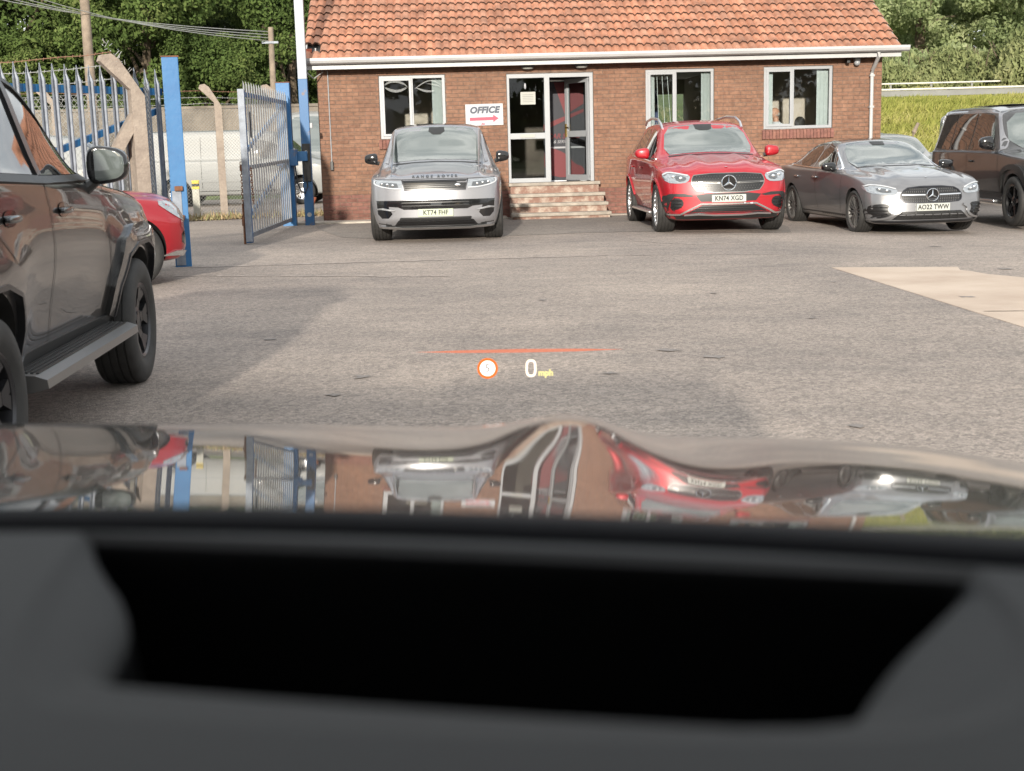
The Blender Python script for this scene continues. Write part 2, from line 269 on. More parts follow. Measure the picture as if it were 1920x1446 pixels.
class Car:
    """front at y=0 looking to -y, tail at y=L, x across, z up; origin on the ground under the nose"""
    def __init__(s, name, label, rows, paintm, group=None, cat='car', bow=.16, lean=None, rbow=.12, rf=.10, rr=.09, warp=None, wheels=None, top_round=.55):
        s.root = thing(name, label, cat, group=group); s.L = rows[-1][0]; s.paint = paintm
        rows = np.array(rows, float); yk = rows[:, 0]; Lc = s.L; Wm = rows[:, 4].max(); s.W = Wm
        ys = np.unique(np.round(np.concatenate([np.linspace(0, Lc, 64), rf*(1-np.cos(np.linspace(0, PI/2, 7))), Lc-rr*(1-np.cos(np.linspace(0, PI/2, 7))), yk]), 4))
        c = [pchip(yk, rows[:, k], ys) for k in range(1, 11)]
        secs = []
        for i, y in enumerate(ys):
            zb, ws, zs, wm, zm, wsh, zsh, wt, zte, zc = [a[i] for a in c]
            wg = min(wsh-.035, wsh); g = min(1., max(0., (zte-zsh-.03)/.25))
            pw = (wsh-.035)*(1) if g > 0 else wsh-.03
            P = [(0, zb), (ws*.6, zb), (ws-.05, zb+.005), (ws, zs), (wm, zm), (wsh+.004, zsh-.045), (wsh-.004, zsh-.004), (pw, zsh+.012), ((pw*.55+wt*.45), zsh+.012+(zte-zsh-.012)*.45),
                 (wt+.012, zte-.02), (wt-.06, zte+.012), (wt*top_round, zte+.74*(zc-zte)+.003), (0, zc)]
            Q = np.array(chaikin(P, 2, closed=False))
            d = 0
            if y < rf: d = rf-math.sqrt(max(0, rf*rf-(rf-y)**2))
            if Lc-y < rr: d = rr-math.sqrt(max(0, rr*rr-(rr-(Lc-y))**2))
            if d > 0:
                zmid = (zb+zc)/2; Q[:, 0] *= (1-d/max(wm, .3)); Q[:, 1] = zmid+(Q[:, 1]-zmid)*(1-.7*d/max(.2, (zc-zb)/2))
            secs.append(Q)
        n = len(secs[0]); V = []; F = []
        ring = 2*n-2
        for i, y in enumerate(ys):
            Q = secs[i]
            V += [(p[0], y, p[1]) for p in Q]+[(-p[0], y, p[1]) for p in Q[-2:0:-1]]
        for i in range(len(ys)-1):
            for k in range(ring): F.append((i*ring+k, i*ring+(k+1) % ring, (i+1)*ring+(k+1) % ring, (i+1)*ring+k))
        # end caps: strips across with inner columns
        for end, i in ((0, 0), (1, len(ys)-1)):
            Q = secs[i]; y = ys[i]; base = i*ring; NC = 15; idx = []
            for k in range(n):
                if k in (0, n-1): idx.append([base+k]*(NC+1)); continue
                row = [base+(ring-k)]
                for cc in range(1, NC):
                    V.append((-Q[k][0]+2*Q[k][0]*cc/NC, y, Q[k][1])); row.append(len(V)-1)
                row.append(base+k); idx.append(row)
            for k in range(n-1):
                for cc in range(NC):
                    q = [idx[k][cc], idx[k][cc+1], idx[k+1][cc+1], idx[k+1][cc]]
                    u = []
                    for a in q:
                        if a not in u: u.append(a)
                    if len(u) > 2: F.append(tuple(u))
        A = np.array(V); x, y, z = A[:, 0], A[:, 1], A[:, 2]
        yf = 1.15; w = np.clip(1-y/yf, 0, 1)**2
        dy = bow*(np.abs(x)/Wm)**2.4*w
        if lean: dy = dy+np.interp(z, [a for a, b in lean], [b for a, b in lean])*w
        w2 = np.clip(1-(Lc-y)/.9, 0, 1)**2; dy = dy-rbow*(np.abs(x)/Wm)**2.4*w2
        A[:, 1] = y+dy
        if warp: A = warp(A)
        me = bpy.data.meshes.new('body'); me.from_pydata([tuple(p) for p in A], [], F)
        bm = bmesh.new(); bm.from_mesh(me); bmesh.ops.remove_doubles(bm, verts=bm.verts, dist=1e-5); bmesh.ops.recalc_face_normals(bm, faces=bm.faces)
        s.bvh = BVHTree.FromBMesh(bm); bm.to_mesh(me); bm.free()
        me.materials.append(M[paintm]); me.materials.append(M['black_plastic'])
        s.me = me; s.wh = []
        s.body = link('body', me, s.root)
        if wheels: s.cut(wheels)
        mm = s.body.data; mm.polygons.foreach_set('use_smooth', [True]*len(mm.polygons)); mm.set_sharp_from_angle(angle=R(32))
    def cut(s, wheels):
        cb = MB()
        for (y, r) in wheels:
            for sx in (-1, 1):
                a0, a1 = (s.W-.34, s.W+.3) if sx > 0 else (-s.W-.3, -s.W+.34)
                n = 40; o = [(a0, y+r*math.cos(2*PI*k/n), r*.88+r*math.sin(2*PI*k/n)) for k in range(n)]+[(a1, y+r*math.cos(2*PI*k/n), r*.88+r*math.sin(2*PI*k/n)) for k in range(n)]
                cb.add(o, [tuple(range(n)), tuple(range(2*n-1, n-1, -1))]+[(k, k+n, (k+1) % n+n, (k+1) % n) for k in range(n)])
        co = cb.build('cutter', 'black_plastic')
        md = s.body.modifiers.new('b', 'BOOLEAN'); md.operation = 'DIFFERENCE'; md.object = co; md.solver = 'EXACT'
        try: md.material_mode = 'TRANSFER'
        except Exception: pass
        bpy.context.view_layer.update(); dg = bpy.context.evaluated_depsgraph_get()
        nm = bpy.data.meshes.new_from_object(s.body.evaluated_get(dg)); s.body.modifiers.clear(); s.body.data = nm
        bpy.data.objects.remove(co)
        if len(nm.materials) < 2: nm.materials.append(M['black_plastic'])
    def hit(s, a, b, axis, sg):
        if axis == 'y': o, d = Vector((a, -4 if sg < 0 else s.L+4, b)), Vector((0, 1 if sg < 0 else -1, 0))
        elif axis == 'x': o, d = Vector((4*sg, a, b)), Vector((-sg, 0, 0))
        else: o, d = Vector((a, b, 5)), Vector((0, 0, -1))
        h = s.bvh.ray_cast(o, d)
        if h[0] is None:
            q = o.copy()
            if axis == 'y': q.y = 0 if sg < 0 else s.L
            elif axis == 'x': q.x = s.W*sg
            h = s.bvh.find_nearest(q)
        nn = h[1]
        if nn.dot(d) > 0: nn = -nn
        return h[0], nn, d
    def patch(s, name, poly, mt, axis='y', sg=-1, off=.004, thick=0., sp=.05, rnd=0, parent=None, sink=.03, normal=True):
        if rnd: poly = chaikin(poly, rnd)
        poly = [(float(p[0]), float(p[1])) for p in poly]; B = []
        for i in range(len(poly)):
            a, b = poly[i], poly[(i+1) % len(poly)]; k = max(1, int(math.hypot(b[0]-a[0], b[1]-a[1])/sp))
            B += [(a[0]+(b[0]-a[0])*j/k, a[1]+(b[1]-a[1])*j/k) for j in range(k)]
        nb = len(B); x0 = min(p[0] for p in B); x1 = max(p[0] for p in B); y0 = min(p[1] for p in B); y1 = max(p[1] for p in B); I = []
        for gx in np.arange(x0+sp/2, x1, sp):
            for gy in np.arange(y0+sp/2, y1, sp):
                if inpoly(gx, gy, B) and min((gx-p[0])**2+(gy-p[1])**2 for p in B) > (sp*.35)**2: I.append((gx, gy))
        vs, es, fs, _, _, _ = delaunay_2d_cdt([Vector(p) for p in B+I], [(i, (i+1) % nb) for i in range(nb)], [], 1, 1e-5)
        mb = MB(); top = []; bot = []
        for v in vs:
            p, n, d = s.hit(v.x, v.y, axis, sg)
            q = (n if normal else -d); q = (q*.5-d*.5).normalized() if normal else q
            top.append(p+q*(off+thick)); bot.append(p-q*sink)
        n = len(vs); mb.add(top, fs)
        if thick > 0:
            from collections import Counter
            ec = Counter()
            for f in fs:
                for i in range(3): ec[tuple(sorted((f[i], f[(i+1) % 3])))] += 1
            bd = [e for e, c in ec.items() if c == 1]; mb.v += [tuple(p) for p in bot]
            for a, b in bd: mb.f.append((a, b, b+n, a+n)); mb.m.append(0)
        o = mb.build(name, mt, parent or s.root, smooth=True, angle=50)
        return o
    def strip(s, name, line, w, mt, axis='y', sg=-1, off=.004, thick=0., sp=.05, rnd=0, parent=None, closed=False):
        P = chaikin(line, rnd, closed=closed) if rnd else [np.array(p, float) for p in line]
        Lf = []; Rt = []; n = len(P)
        for i in range(n):
            a = P[max(0, i-1)] if not closed else P[i-1]; b = P[min(n-1, i+1)] if not closed else P[(i+1) % n]
            t = b-a; t = t/(np.linalg.norm(t)+1e-9); nn = np.array([-t[1], t[0]])*w/2; Lf.append(P[i]+nn); Rt.append(P[i]-nn)
        if closed:
            mb = MB(); V = []; F = []
            for q in Lf+Rt:
                p, nr, d = s.hit(q[0], q[1], axis, sg); V.append(p+(nr*.5-d*.5).normalized()*(off+thick))
            for q in Lf+Rt:
                p, nr, d = s.hit(q[0], q[1], axis, sg); V.append(p-(nr*.5-d*.5).normalized()*.02)
            for i in range(n):
                j = (i+1) % n; F += [(i, j, n+j, n+i)]
                if thick > 0: F += [(i, j, 2*n+j, 2*n+i), (n+i, n+j, 3*n+j, 3*n+i)]
            mb.add(V, F); return mb.build(name, mt, parent or s.root, smooth=True, angle=50)
        return s.patch(name, [tuple(p) for p in Lf]+[tuple(p) for p in Rt[::-1]], mt, axis, sg, off, thick, sp, 0, parent)
    def both(s, name, poly, mt, axis='y', **k):
        """same piece on both sides of the car"""
        if axis == 'y': return s.patch(name, poly, mt, 'y', -1, **k), s.patch(name, mir(poly), mt, 'y', -1, **k)
        return s.patch(name, poly, mt, axis, 1, **k), s.patch(name, poly, mt, axis, -1, **k)
    def bstrip(s, name, line, w, mt, axis='y', **k):
        if axis == 'y': return s.strip(name, line, w, mt, 'y', -1, **k), s.strip(name, [(-a, b) for a, b in line], w, mt, 'y', -1, **k)
        return s.strip(name, line, w, mt, axis, 1, **k), s.strip(name, line, w, mt, axis, -1, **k)
    def text(s, txt, mt, x, z, size, name='lettering', parent=None, xs=1., sp=1., bold=0., off=.008, axis='y'):
        me = text_mesh(txt, size, 0, 0, bold, xs, sp)
        for v in me.vertices:
            if axis == 'y': p, n, d = s.hit(x+v.co.x, z+v.co.y, 'y', -1)
            else: p, n, d = s.hit(x+v.co.x, z-v.co.y, 'z', 1)
            v.co = p+n*off
        me.materials.clear(); me.materials.append(M[mt]); return link(name, me, parent or s.root)
    def plate(s, txt, z, mt='plate_white', x=0, w=.52, h=.111, tilt=0):
        p = min((s.hit(x+a, z+b, 'y', -1)[0] for a in (-w/2, 0, w/2) for b in (-h/2, h/2)), key=lambda q: q.y)
        y = p.y-.012
        o = MB().cbox(x-w/2, x+w/2, y-.008, y+.03, z-h/2, z+h/2, .006).build('number_plate', mt, s.root)
        text_obj('lettering', txt, 'plate_ink', o, (x, y-.010, z), .098, xs=.86, bold=.0022, sp=1.06, extrude=.001)
        return o
    def wheel(s, x, y, r, w, rim_r, style='multi', mt='alloy', n=10, steer=0.):
        sg = 1 if x > 0 else -1
        root = bpy.data.objects.new('wheel', None); COL.objects.link(root); root.parent = s.root; root.location = (x, y, r); root.rotation_euler = (0, 0, (0 if sg > 0 else PI)+steer); root.empty_display_size = .05
        key = (round(r, 3), round(w, 3), round(rim_r, 3), style, mt, n)
        if key not in Car.cache:
            h = w/2; prof = [(-h*.80, rim_r-.012), (-h, rim_r+.03), (-h*1.02, (rim_r+r)/2), (-h*.93, r-.02), (-h*.78, r-.004)]
            tr = [(-.62, 0), (-.60, -.008), (-.54, -.008), (-.52, 0), (-.24, 0.002), (-.22, -.007), (-.16, -.007), (-.14, .002), (.14, .002), (.16, -.007), (.22, -.007), (.24, .002), (.52, 0), (.54, -.008), (.60, -.008), (.62, 0)]
            prof += [(h*a, r+b) for a, b in tr]+[(h*.78, r-.004), (h*.93, r-.02), (h*1.02, (rim_r+r)/2), (h, rim_r+.03), (h*.80, rim_r-.012)]
            t = MB().lathe(prof, 56); a = t.build('tyre', 'rubber', root, smooth=True, angle=40)
            rb = MB(); rb.lathe([(h*.86, rim_r), (h*.88, rim_r-.012), (h*.80, rim_r-.028), (h*.3, rim_r-.035), (-h*.7, rim_r-.03), (-h*.8, rim_r)], 56)
            rb.lathe([(h*.70, .001), (h*.70, .06), (h*.62, .085), (h*.2, .09)], 24)
            def spoke(t0, t1, r0, r1, w0, w1, x0, x1, th=.03):
                c0, s0, c1, s1 = math.cos(t0), math.sin(t0), math.cos(t1), math.sin(t1); V = []
                for (c, q, rr, ww, xx) in ((c0, s0, r0, w0, x0), (c1, s1, r1, w1, x1)):
                    for dx in (0, -th):
                        for k in (-1, 1): V.append((xx+dx, rr*c-k*ww*q, rr*q+k*ww*c))
                rb.add(V, [(0, 1, 5, 4), (2, 6, 7, 3), (0, 4, 6, 2), (1, 3, 7, 5), (0, 2, 3, 1), (4, 5, 7, 6)])
            for k in range(n):
                t0 = 2*PI*k/n+.1
                if style == 'multi':
                    for dt in (-.10, .10): spoke(t0, t0+dt*1.5, .05, rim_r-.016, .010, .010, h*.66, h*.80)
                elif style == 'split':
                    for dt in (-.16, .16): spoke(t0+dt*.4, t0+dt, .05, rim_r-.016, .016, .013, h*.62, h*.78)
                elif style == 'chunky':
                    spoke(t0, t0, .05, rim_r*.62, .035, .030, h*.60, h*.66, .05)
                    for dt in (-.22, .22): spoke(t0, t0+dt, rim_r*.56, rim_r-.014, .026, .034, h*.66, h*.80, .05)
                else: spoke(t0, t0, .05, rim_r-.016, .034, .028, h*.62, h*.78)
            for k in range(5 if style != 'chunky' else 6):
                q = 2*PI*k/(5 if style != 'chunky' else 6); rb.lathe([(h*.72, .001), (h*.72, .011), (h*.60, .012)], 8, c=(0, .058*math.cos(q), .058*math.sin(q)))
            b = rb.build('rim', mt, root, smooth=True, angle=30)
            d = MB().lathe([(h*.15, .05), (h*.15, rim_r*.78), (h*.02, rim_r*.78), (h*.02, .05)], 32).build('brake_disc', 'disc', root)
            bk = MB().lathe([(-h*.5, .001), (-h*.5, rim_r-.03)], 24).build('hub_shade', 'black_plastic', root)  # black disc stands in for the shade inside the wheel
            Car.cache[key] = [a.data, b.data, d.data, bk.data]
        else:
            for nm, me in zip(('tyre', 'rim', 'brake_disc', 'hub_shade'), Car.cache[key]): link(nm, me, root)
        return root
    cache = {}
    def mirror(s, x, y, z, mt, r=(.12, .07, .085), glass_rear=True, stalk='black_plastic', stalk_to=None):
        for sg in (-1, 1):
            def sq(q): return [q[0], min(.62, q[1])*(1-.15*(q[0]*sg)), q[2]*(1-.18*q[0]*sg)]
            v, f = superell((x*sg, y, z), r, 3.2, 20, 14, sq); mb = MB().add(v, f); o = mb.build('mirror', mt, s.root, smooth=True, angle=60)
            st = stalk_to or (x-r[0]*1.15, y+.02, z-r[2]*.85)
            MB().tube([((x-r[0]*.5)*sg, y, z-r[2]*.7), (st[0]*sg, st[1], st[2])], [.028, .034], 8).build('stalk', stalk, o, smooth=True)
            v, f = superell((x*sg, y+r[1]*.60, z), (r[0]*.86, .008, r[2]*.84), 3.4, 20, 8, sq); MB().add(v, f).build('mirror_glass', 'car_glass', o, smooth=True)
    def handles(s, ys, z, mt, w=.20):
        for y in ys:
            for sg in (-1, 1):
                p = s.hit(y, z, 'x', sg)[0]
                v, f = superell((p.x+sg*.018, y, z), (.018, w/2, .017), 3., 12, 8); MB().add(v, f).build('door_handle', mt, s.root, smooth=True)
def place(car, x, y, rz, z=0.): car.root.location = (x, y, z); car.root.rotation_euler = (0, 0, R(rz)); return car
def arc(cy, cz, r, a0, a1, n=16): return [(cy+r*math.cos(R(a0+(a1-a0)*k/n)), cz+r*math.sin(R(a0+(a1-a0)*k/n))) for k in range(n+1)]
def lens(car, x, z, r, mt='chrome'):
    for sg in (-1, 1):
        p, n, d = car.hit(sg*x, z, 'y', -1); v, f = superell(tuple(p+n*.016), (r, .012, r), 2., 14, 8); MB().add(v, f).build('lamp_lens', mt, car.root, smooth=True)
def star_badge(car, x, z, r):
    p = car.hit(x, z, 'y', -1)[0]; y = p.y-.028
    MB().lathe([(y+.012, r*.86), (y, r*.88), (y-.006, r*.94), (y, r), (y+.02, r*1.0)], 32, 'y', (x, 0, z)).build('badge_ring', 'chrome', car.root, smooth=True)
    MB().lathe([(y+.010, .001), (y+.010, r*.9)], 24, 'y', (x, 0, z)).build('badge_disc', 'black_gloss', car.root)
    mb = MB()
    for k in range(3):
        a = PI/2+2*PI*k/3; t = (x+r*.93*math.cos(a), z+r*.93*math.sin(a)); w = r*.17
        l = (x+w*math.cos(a+PI/3), z+w*math.sin(a+PI/3)); q = (x+w*math.cos(a-PI/3), z+w*math.sin(a-PI/3))
        mb.add([(t[0], y+.004, t[1]), (l[0], y+.004, l[1]), (q[0], y+.004, q[1]), (x, y-.012, z), (x, y+.008, z)], [(0, 1, 3), (0, 3, 2), (0, 2, 4, 1)])
    mb.build('badge_star', 'chrome', car.root)
# ---------------------------------------------------------------- brick office
FA = R(3.0); FO = Vector((-3.72, 26.2, 0)); BL, BR_, BH = .13, 11.15, 2.90      # facade frame: u along, v depth (0 = wall face), z up
bld = thing('brick_office', 'single-storey brick office with pantile roof, white windows and open glass door', 'building', FO, FA)
PL = .50                                                                       # plinth of darker brick up to here
OPEN = [(1.31, 2.585, 1.565, 2.765), (3.77, 5.455, .66, 2.745), (6.48, 7.825, 1.565, 2.765), (8.81, 10.175, 1.565, 2.765)]
def in_open(u0, u1, z0, z1, pad=.0):
    for a, b, c, d in OPEN:
        if u1 > a-pad and u0 < b+pad and z1 > c-pad and z0 < d+pad: return (a, b)
    return None
DEP = 6.4; TH = .28
# inner leaf of the wall (mortar face) with openings, built from rectangles between opening edges
def wall_rects():
    us = sorted({BL, BR_}|{a for o in OPEN for a in o[:2]}); zs = sorted({-.15, BH}|{a for o in OPEN for a in o[2:]})
    for i in range(len(us)-1):
        for j in range(len(zs)-1):
            um = (us[i]+us[i+1])/2; zm = (zs[j]+zs[j+1])/2
            if not any(a < um < b and c < zm < d for a, b, c, d in OPEN): yield us[i], us[i+1], zs[j], zs[j+1]
mb = MB()
for u0, u1, z0, z1 in wall_rects(): mb.box(u0, u1, .008, TH, z0, z1)
wall = mb.build('wall', 'mortar', bld)
for nm, (a, b, c, d) in {'gable_wall': (BL+.01, BL+TH, TH, DEP), 'gable_wall.001': (BR_-TH, BR_-.01, TH, DEP)}.items():
    MB().box(a, b, c, d, -.15, BH).build('side_wall', 'mortar', bld)
# back wall with a window opposite the second window
for (a, b, z0, z1) in ((BL, 6.9, -.15, BH), (8.45, BR_, -.15, BH), (6.9, 8.45, -.15, 1.05), (6.9, 8.45, 2.5, BH)): MB().box(a, b, DEP, DEP+TH, z0, z1).build('back_wall', 'plaster', bld)
MB().box(6.9, 8.45, DEP+.1, DEP+.11, 1.05, 2.5).build('back_window', 'window_glass', bld)
# bricks: course by course; the 300 seen best are single pieces
CO, BLn, JT = .075, .225, .010
unit = bpy.data.meshes.new('brick'); half = bpy.data.meshes.new('half_brick')
def brick_mesh(me, ln, mt):
    hx, hz, b = ln/2, (CO-JT)/2, .004
    v = [(-hx, .05, -hz), (hx, .05, -hz), (hx, .05, hz), (-hx, .05, hz), (-hx, b, -hz), (hx, b, -hz), (hx, b, hz), (-hx, b, hz), (-hx+b, 0, -hz+b), (hx-b, 0, -hz+b), (hx-b, 0, hz-b), (-hx+b, 0, hz-b)]
    f = [(8, 9, 10, 11), (4, 5, 9, 8), (5, 6, 10, 9), (6, 7, 11, 10), (7, 4, 8, 11), (0, 1, 5, 4), (1, 2, 6, 5), (2, 3, 7, 6), (3, 0, 4, 7)]
    if me: me.from_pydata(v, [], f); me.materials.append(M[mt])
    return v, f
brick_mesh(unit, BLn-JT, 'brick'); dark = bpy.data.meshes.new('brick_dark'); brick_mesh(dark, BLn-JT, 'dark_brick')
fld = MB(); dfl = MB(); single = []
nrow = int((BH+.1)/CO)
for r in range(nrow):
    z = -.08+r*CO+CO/2; soldier = False
    u = BL-(BLn/2 if r % 2 else 0)
    while u < BR_:
        u0, u1 = max(u, BL)+JT/2, min(u+BLn, BR_)-JT/2; u += BLn
        if u1-u0 < .03: continue
        segs = [(u0, u1)]
        for a, b, c, d in OPEN:
            if z+CO/2 > c+.005 and z-CO/2 < d-.005:
                ns = []
                for p, q in segs:
                    if q <= a or p >= b: ns.append((p, q)); continue
                    if p < a: ns.append((p, a-JT/2))
                    if q > b: ns.append((b+JT/2, q))
                segs = ns
        for p, q in segs:
            if q-p < .02: continue
            j = random.uniform(-.003, .003); drk = z < PL
            full = abs((q-p)-(BLn-JT)) < .002
            if full and not drk and (5.5 < p < 6.4 and .9 < z or 7.9 < p < 8.75 and 1.6 < z or 2.62 < p < 3.7 and z > 1.55) and len(single) < 290: single.append((p, q, z, j))
            else:
                v, f = brick_mesh(None, q-p, ''); (dfl if drk else fld).add([((p+q)/2+x, y+j, z+w) for x, y, w in v], f)
for p, q, z, j in single: link('brick', unit, wall, ((p+q)/2, j, z))
tag(fld.build('brick_field', 'brick_field', wall), kind='stuff'); tag(dfl.build('plinth_bricks', 'dark_brick_field', wall), kind='stuff')
# gable return courses (left and right faces, plain brick texture plane with relief)
# roof: interlocking pantiles on a pitched deck
PIT = R(30); OV = .36; EZ = 3.06; RU0, RU1 = -.085, 11.42
ridge_v = DEP/2+TH/2
def roofp(u, t, h=0.): return (u, -OV+t*math.cos(PIT)-h*math.sin(PIT), EZ+t*math.sin(PIT)+h*math.cos(PIT))
SL = (ridge_v+OV)/math.cos(PIT)
deck = MB(); q = .04
deck.add([roofp(RU0+.05, 0, -q), roofp(RU1-.05, 0, -q), roofp(RU1-.05, SL, -q), roofp(RU0+.05, SL, -q), roofp(RU0+.05, 0, -q-.05), roofp(RU1-.05, 0, -q-.05), roofp(RU1-.05, SL, -q-.05), roofp(RU0+.05, SL, -q-.05)], [(0, 1, 2, 3), (7, 6, 5, 4), (0, 4, 5, 1), (1, 5, 6, 2), (2, 6, 7, 3), (3, 7, 4, 0)])
rz = roofp(0, SL)[2]; rv = roofp(0, SL)[1]
deck.add([(RU0+.05, rv, rz-.05), (RU1-.05, rv, rz-.05), (RU1-.05, 2*rv+OV, EZ-.05), (RU0+.05, 2*rv+OV, EZ-.05)], [(0, 1, 2, 3)])
deck.build('roof_deck', 'black_plastic', bld)
gb = MB()
for u0, u1 in ((BL+.02, BL+TH), (BR_-TH, BR_-.02)): gb.prism([(.02, BH), (DEP+TH-.02, BH), (rv, BH+(rv)*math.tan(PIT)-.02)], u0, u1, 'x')
gb.build('gable', 'brick_field', bld)
NCOL = 74; TP = (RU1-RU0)/NCOL; GA = .335; NR = int(SL/GA)
def tile_profile(n=9):
    o = []
    for k in range(n+1):
        t = k/n; h = .020*math.sin(2*PI*(t-.18))+.009*math.sin(4*PI*(t-.10)); o.append((t*TP*1.04, h))
    return o
def tile_verts(u, r):
    pr = tile_profile(); v = []; n = len(pr); lift = .030
    for (dt, dh) in ((0, lift), (GA*1.12, -.006)):
        for du, h in pr: v.append((du, dt, h+dh))
    for du, h in pr: v.append((du, 0.0, h+lift-.044))
    f = [(k, k+1, n+k+1, n+k) for k in range(n-1)]+[(k+1, k, 2*n+k, 2*n+k+1) for k in range(n-1)]
    return v, f
tv, tf = tile_verts(0, 0)
ca, sa = math.cos(PIT), math.sin(PIT)
tmesh = bpy.data.meshes.new('tile'); tmesh.from_pydata([(a, b*ca-c*sa, b*sa+c*ca) for a, b, c in tv], [], tf); tmesh.materials.append(M['tile']); tmesh.materials.append(M['tile_edge_shade']); tmesh.polygons.foreach_set('material_index', [0]*9+[1]*9); tmesh.polygons.foreach_set('use_smooth', [True]*len(tf)); tmesh.set_sharp_from_angle(angle=R(50))
rf = MB(); roof = MB().tube([(RU0, rv, rz+.03), (RU1, rv, rz+.03)], .11, 12).build('roof', 'tile_field', bld, smooth=True)
cnt = 0
for r in range(NR):
    for k in range(NCOL):
        if r == 1 and k in (0, 1): continue                      # two tiles broken away at the left verge
        u = RU0+k*TP; p = roofp(u, r*GA+random.uniform(-.004, .004), random.uniform(0, .004))
        if r < 8 and k % 2 == 1 and cnt < 300 and (k < 70): cnt += 1; link('tile', tmesh, roof, p)
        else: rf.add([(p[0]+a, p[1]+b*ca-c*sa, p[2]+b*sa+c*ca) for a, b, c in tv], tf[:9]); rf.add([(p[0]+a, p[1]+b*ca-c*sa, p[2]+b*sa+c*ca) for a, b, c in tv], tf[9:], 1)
tag(rf.build('tile_field', ['tile_field', 'tile_edge_shade'], roof, smooth=True, angle=50), kind='stuff')
bt = MB(); a = roofp(RU0+.02, GA+.05, .0); bt.box(a[0], a[0]+.13, a[1]-.02, a[1]+.16, a[2]-.02, a[2]+.045); bt.build('broken_tile', 'old_tile', roof); a = roofp(RU0+.20, GA+.06, .0); MB().box(a[0], a[0]+.035, a[1]-.02, a[1]+.1, a[2]-.03, a[2]+.05).build('batten_end', 'gutter_white', roof)
vg = MB(); vg.beam(roofp(RU1-.03, -.02, -.06), roofp(RU1-.03, SL, -.06), .03, .14); vg.beam(roofp(RU0+.03, -.02, -.06), roofp(RU0+.03, SL, -.06), .03, .14)
for nm, u in (('bargeboard', RU1-.03), ('bargeboard', RU0+.04)): MB().beam(roofp(u, -.02, -.07), roofp(u, SL, -.07), .03, .13).build(nm, 'gutter_white', bld)
# gutter and fascia
gp = []
for k in range(9): t = PI*k/8; gp.append((-OV-.075+.075*math.cos(t), 3.075-.085*math.sin(t)))
gp += [(p[0], p[1]) for p in [(-OV-.15, 3.095), (-OV-.14, 3.095)]]
g = MB(); n_ = len(gp)
gut = MB().prism([(-OV-.155, 3.09), (-OV-.155, 3.045), (-OV-.135, 3.0), (-OV-.08, 2.975), (-OV-.02, 2.985), (-OV-.004, 3.02), (-OV-.004, 3.09), (-OV-.02, 3.09), (-OV-.02, 3.03), (-OV-.08, 2.995), (-OV-.125, 3.015), (-OV-.14, 3.05), (-OV-.14, 3.09)], RU0-.02, RU1+.10, 'x').build('gutter', 'gutter_white', bld)
MB().cbox(RU0+.03, RU1-.02, -OV, -OV+.025, 2.885, 3.06, .004).build('fascia', 'gutter_white', bld)
MB().box(RU0+.04, RU1-.03, -OV+.026, .004, 2.905, 2.925).build('soffit', 'gutter_white', bld)
dp = MB().tube([(10.94, -OV-.07, 2.97), (10.94, -OV-.07, 2.90), (10.93, -.10, 2.66), (10.93, -.06, 2.60), (10.93, -.06, .05)], .036, 10).build('downpipe', 'gutter_white', bld, smooth=True)
for z in (2.55, 1.95, 1.0): MB().cbox(10.885, 10.975, -.10, .0, z-.02, z+.02, .005).build('pipe_clip', 'gutter_white', dp)
cb = MB().tube([(.345, -.012, 2.88), (.345, -.012, 1.16)], .011, 6).build('conduit', 'white_upvc', bld); MB().cbox(.315, .375, -.06, 0, 1.00, 1.17, .008).build('switch_box', 'black_plastic', cb)
MB().tube([(-.06, -OV+.02, 2.88), (.10, -.24, 2.73), (.26, -.05, 2.86)], .012, 6).build('eave_bracket', 'galv_bright', bld)
# windows
def casement(a, b, z0, z1, split, lefts=None):
    w = MB(); f = .062; y0, y1 = .03, .095
    w.cbox(a+.004, b-.004, y0, y1, z0+.004, z0+f, .006); w.cbox(a+.004, b-.004, y0, y1, z1-f, z1-.004, .006); w.cbox(a+.004, a+f, y0+.001, y1-.001, z0+.05, z1-.05, .006); w.cbox(b-f, b-.004, y0+.001, y1-.001, z0+.05, z1-.05, .006)
    fr = w.build('window', 'white_upvc', bld)
    MB().cbox(split-.04, split+.04, y0-.004, y1-.003, z0+.04, z1-.04, .006).build('mullion', 'white_upvc', fr)
    s = MB(); p, q = a+.05, split+.01; g = .05
    s.cbox(p, q, .012, .05, z0+.05, z0+.05+g, .006); s.cbox(p, q, .012, .05, z1-.05-g, z1-.05, .006); s.cbox(p, p+g, .013, .049, z0+.06, z1-.06, .006); s.cbox(q-g, q, .013, .049, z0+.06, z1-.06, .006)
    s.build('sash', 'white_upvc', fr)
    MB().box(p+g-.005, q-g+.005, .030, .034, z0+.09, z1-.09).build('pane', 'window_glass', fr); MB().box(split+.035, b-f+.005, .055, .059, z0+f-.005, z1-f+.005).build('pane', 'window_glass', fr)
    sl = MB().box(a-.03, b+.03, .012, .20, z0-.19, z0-.005).build('sill', 'mortar', fr)
    n = int((b-a+.08)/.068)
    for k in range(n):
        u = a-.04+k*.068; m = MB(); m.prism([(-.055, z0-.185), (.02, z0-.185), (.02, z0-.008), (-.02, z0-.008), (-.045, z0-.03), (-.058, z0-.07)], u+.004, u+.064, 'x'); m.build('sill_brick', 'dark_brick', sl)
    return fr
W1 = casement(1.31, 2.585, 1.565, 2.765, 1.925); W3 = casement(6.48, 7.825, 1.565, 2.765, 7.05); W4 = casement(8.81, 10.175, 1.565, 2.765, 9.37)
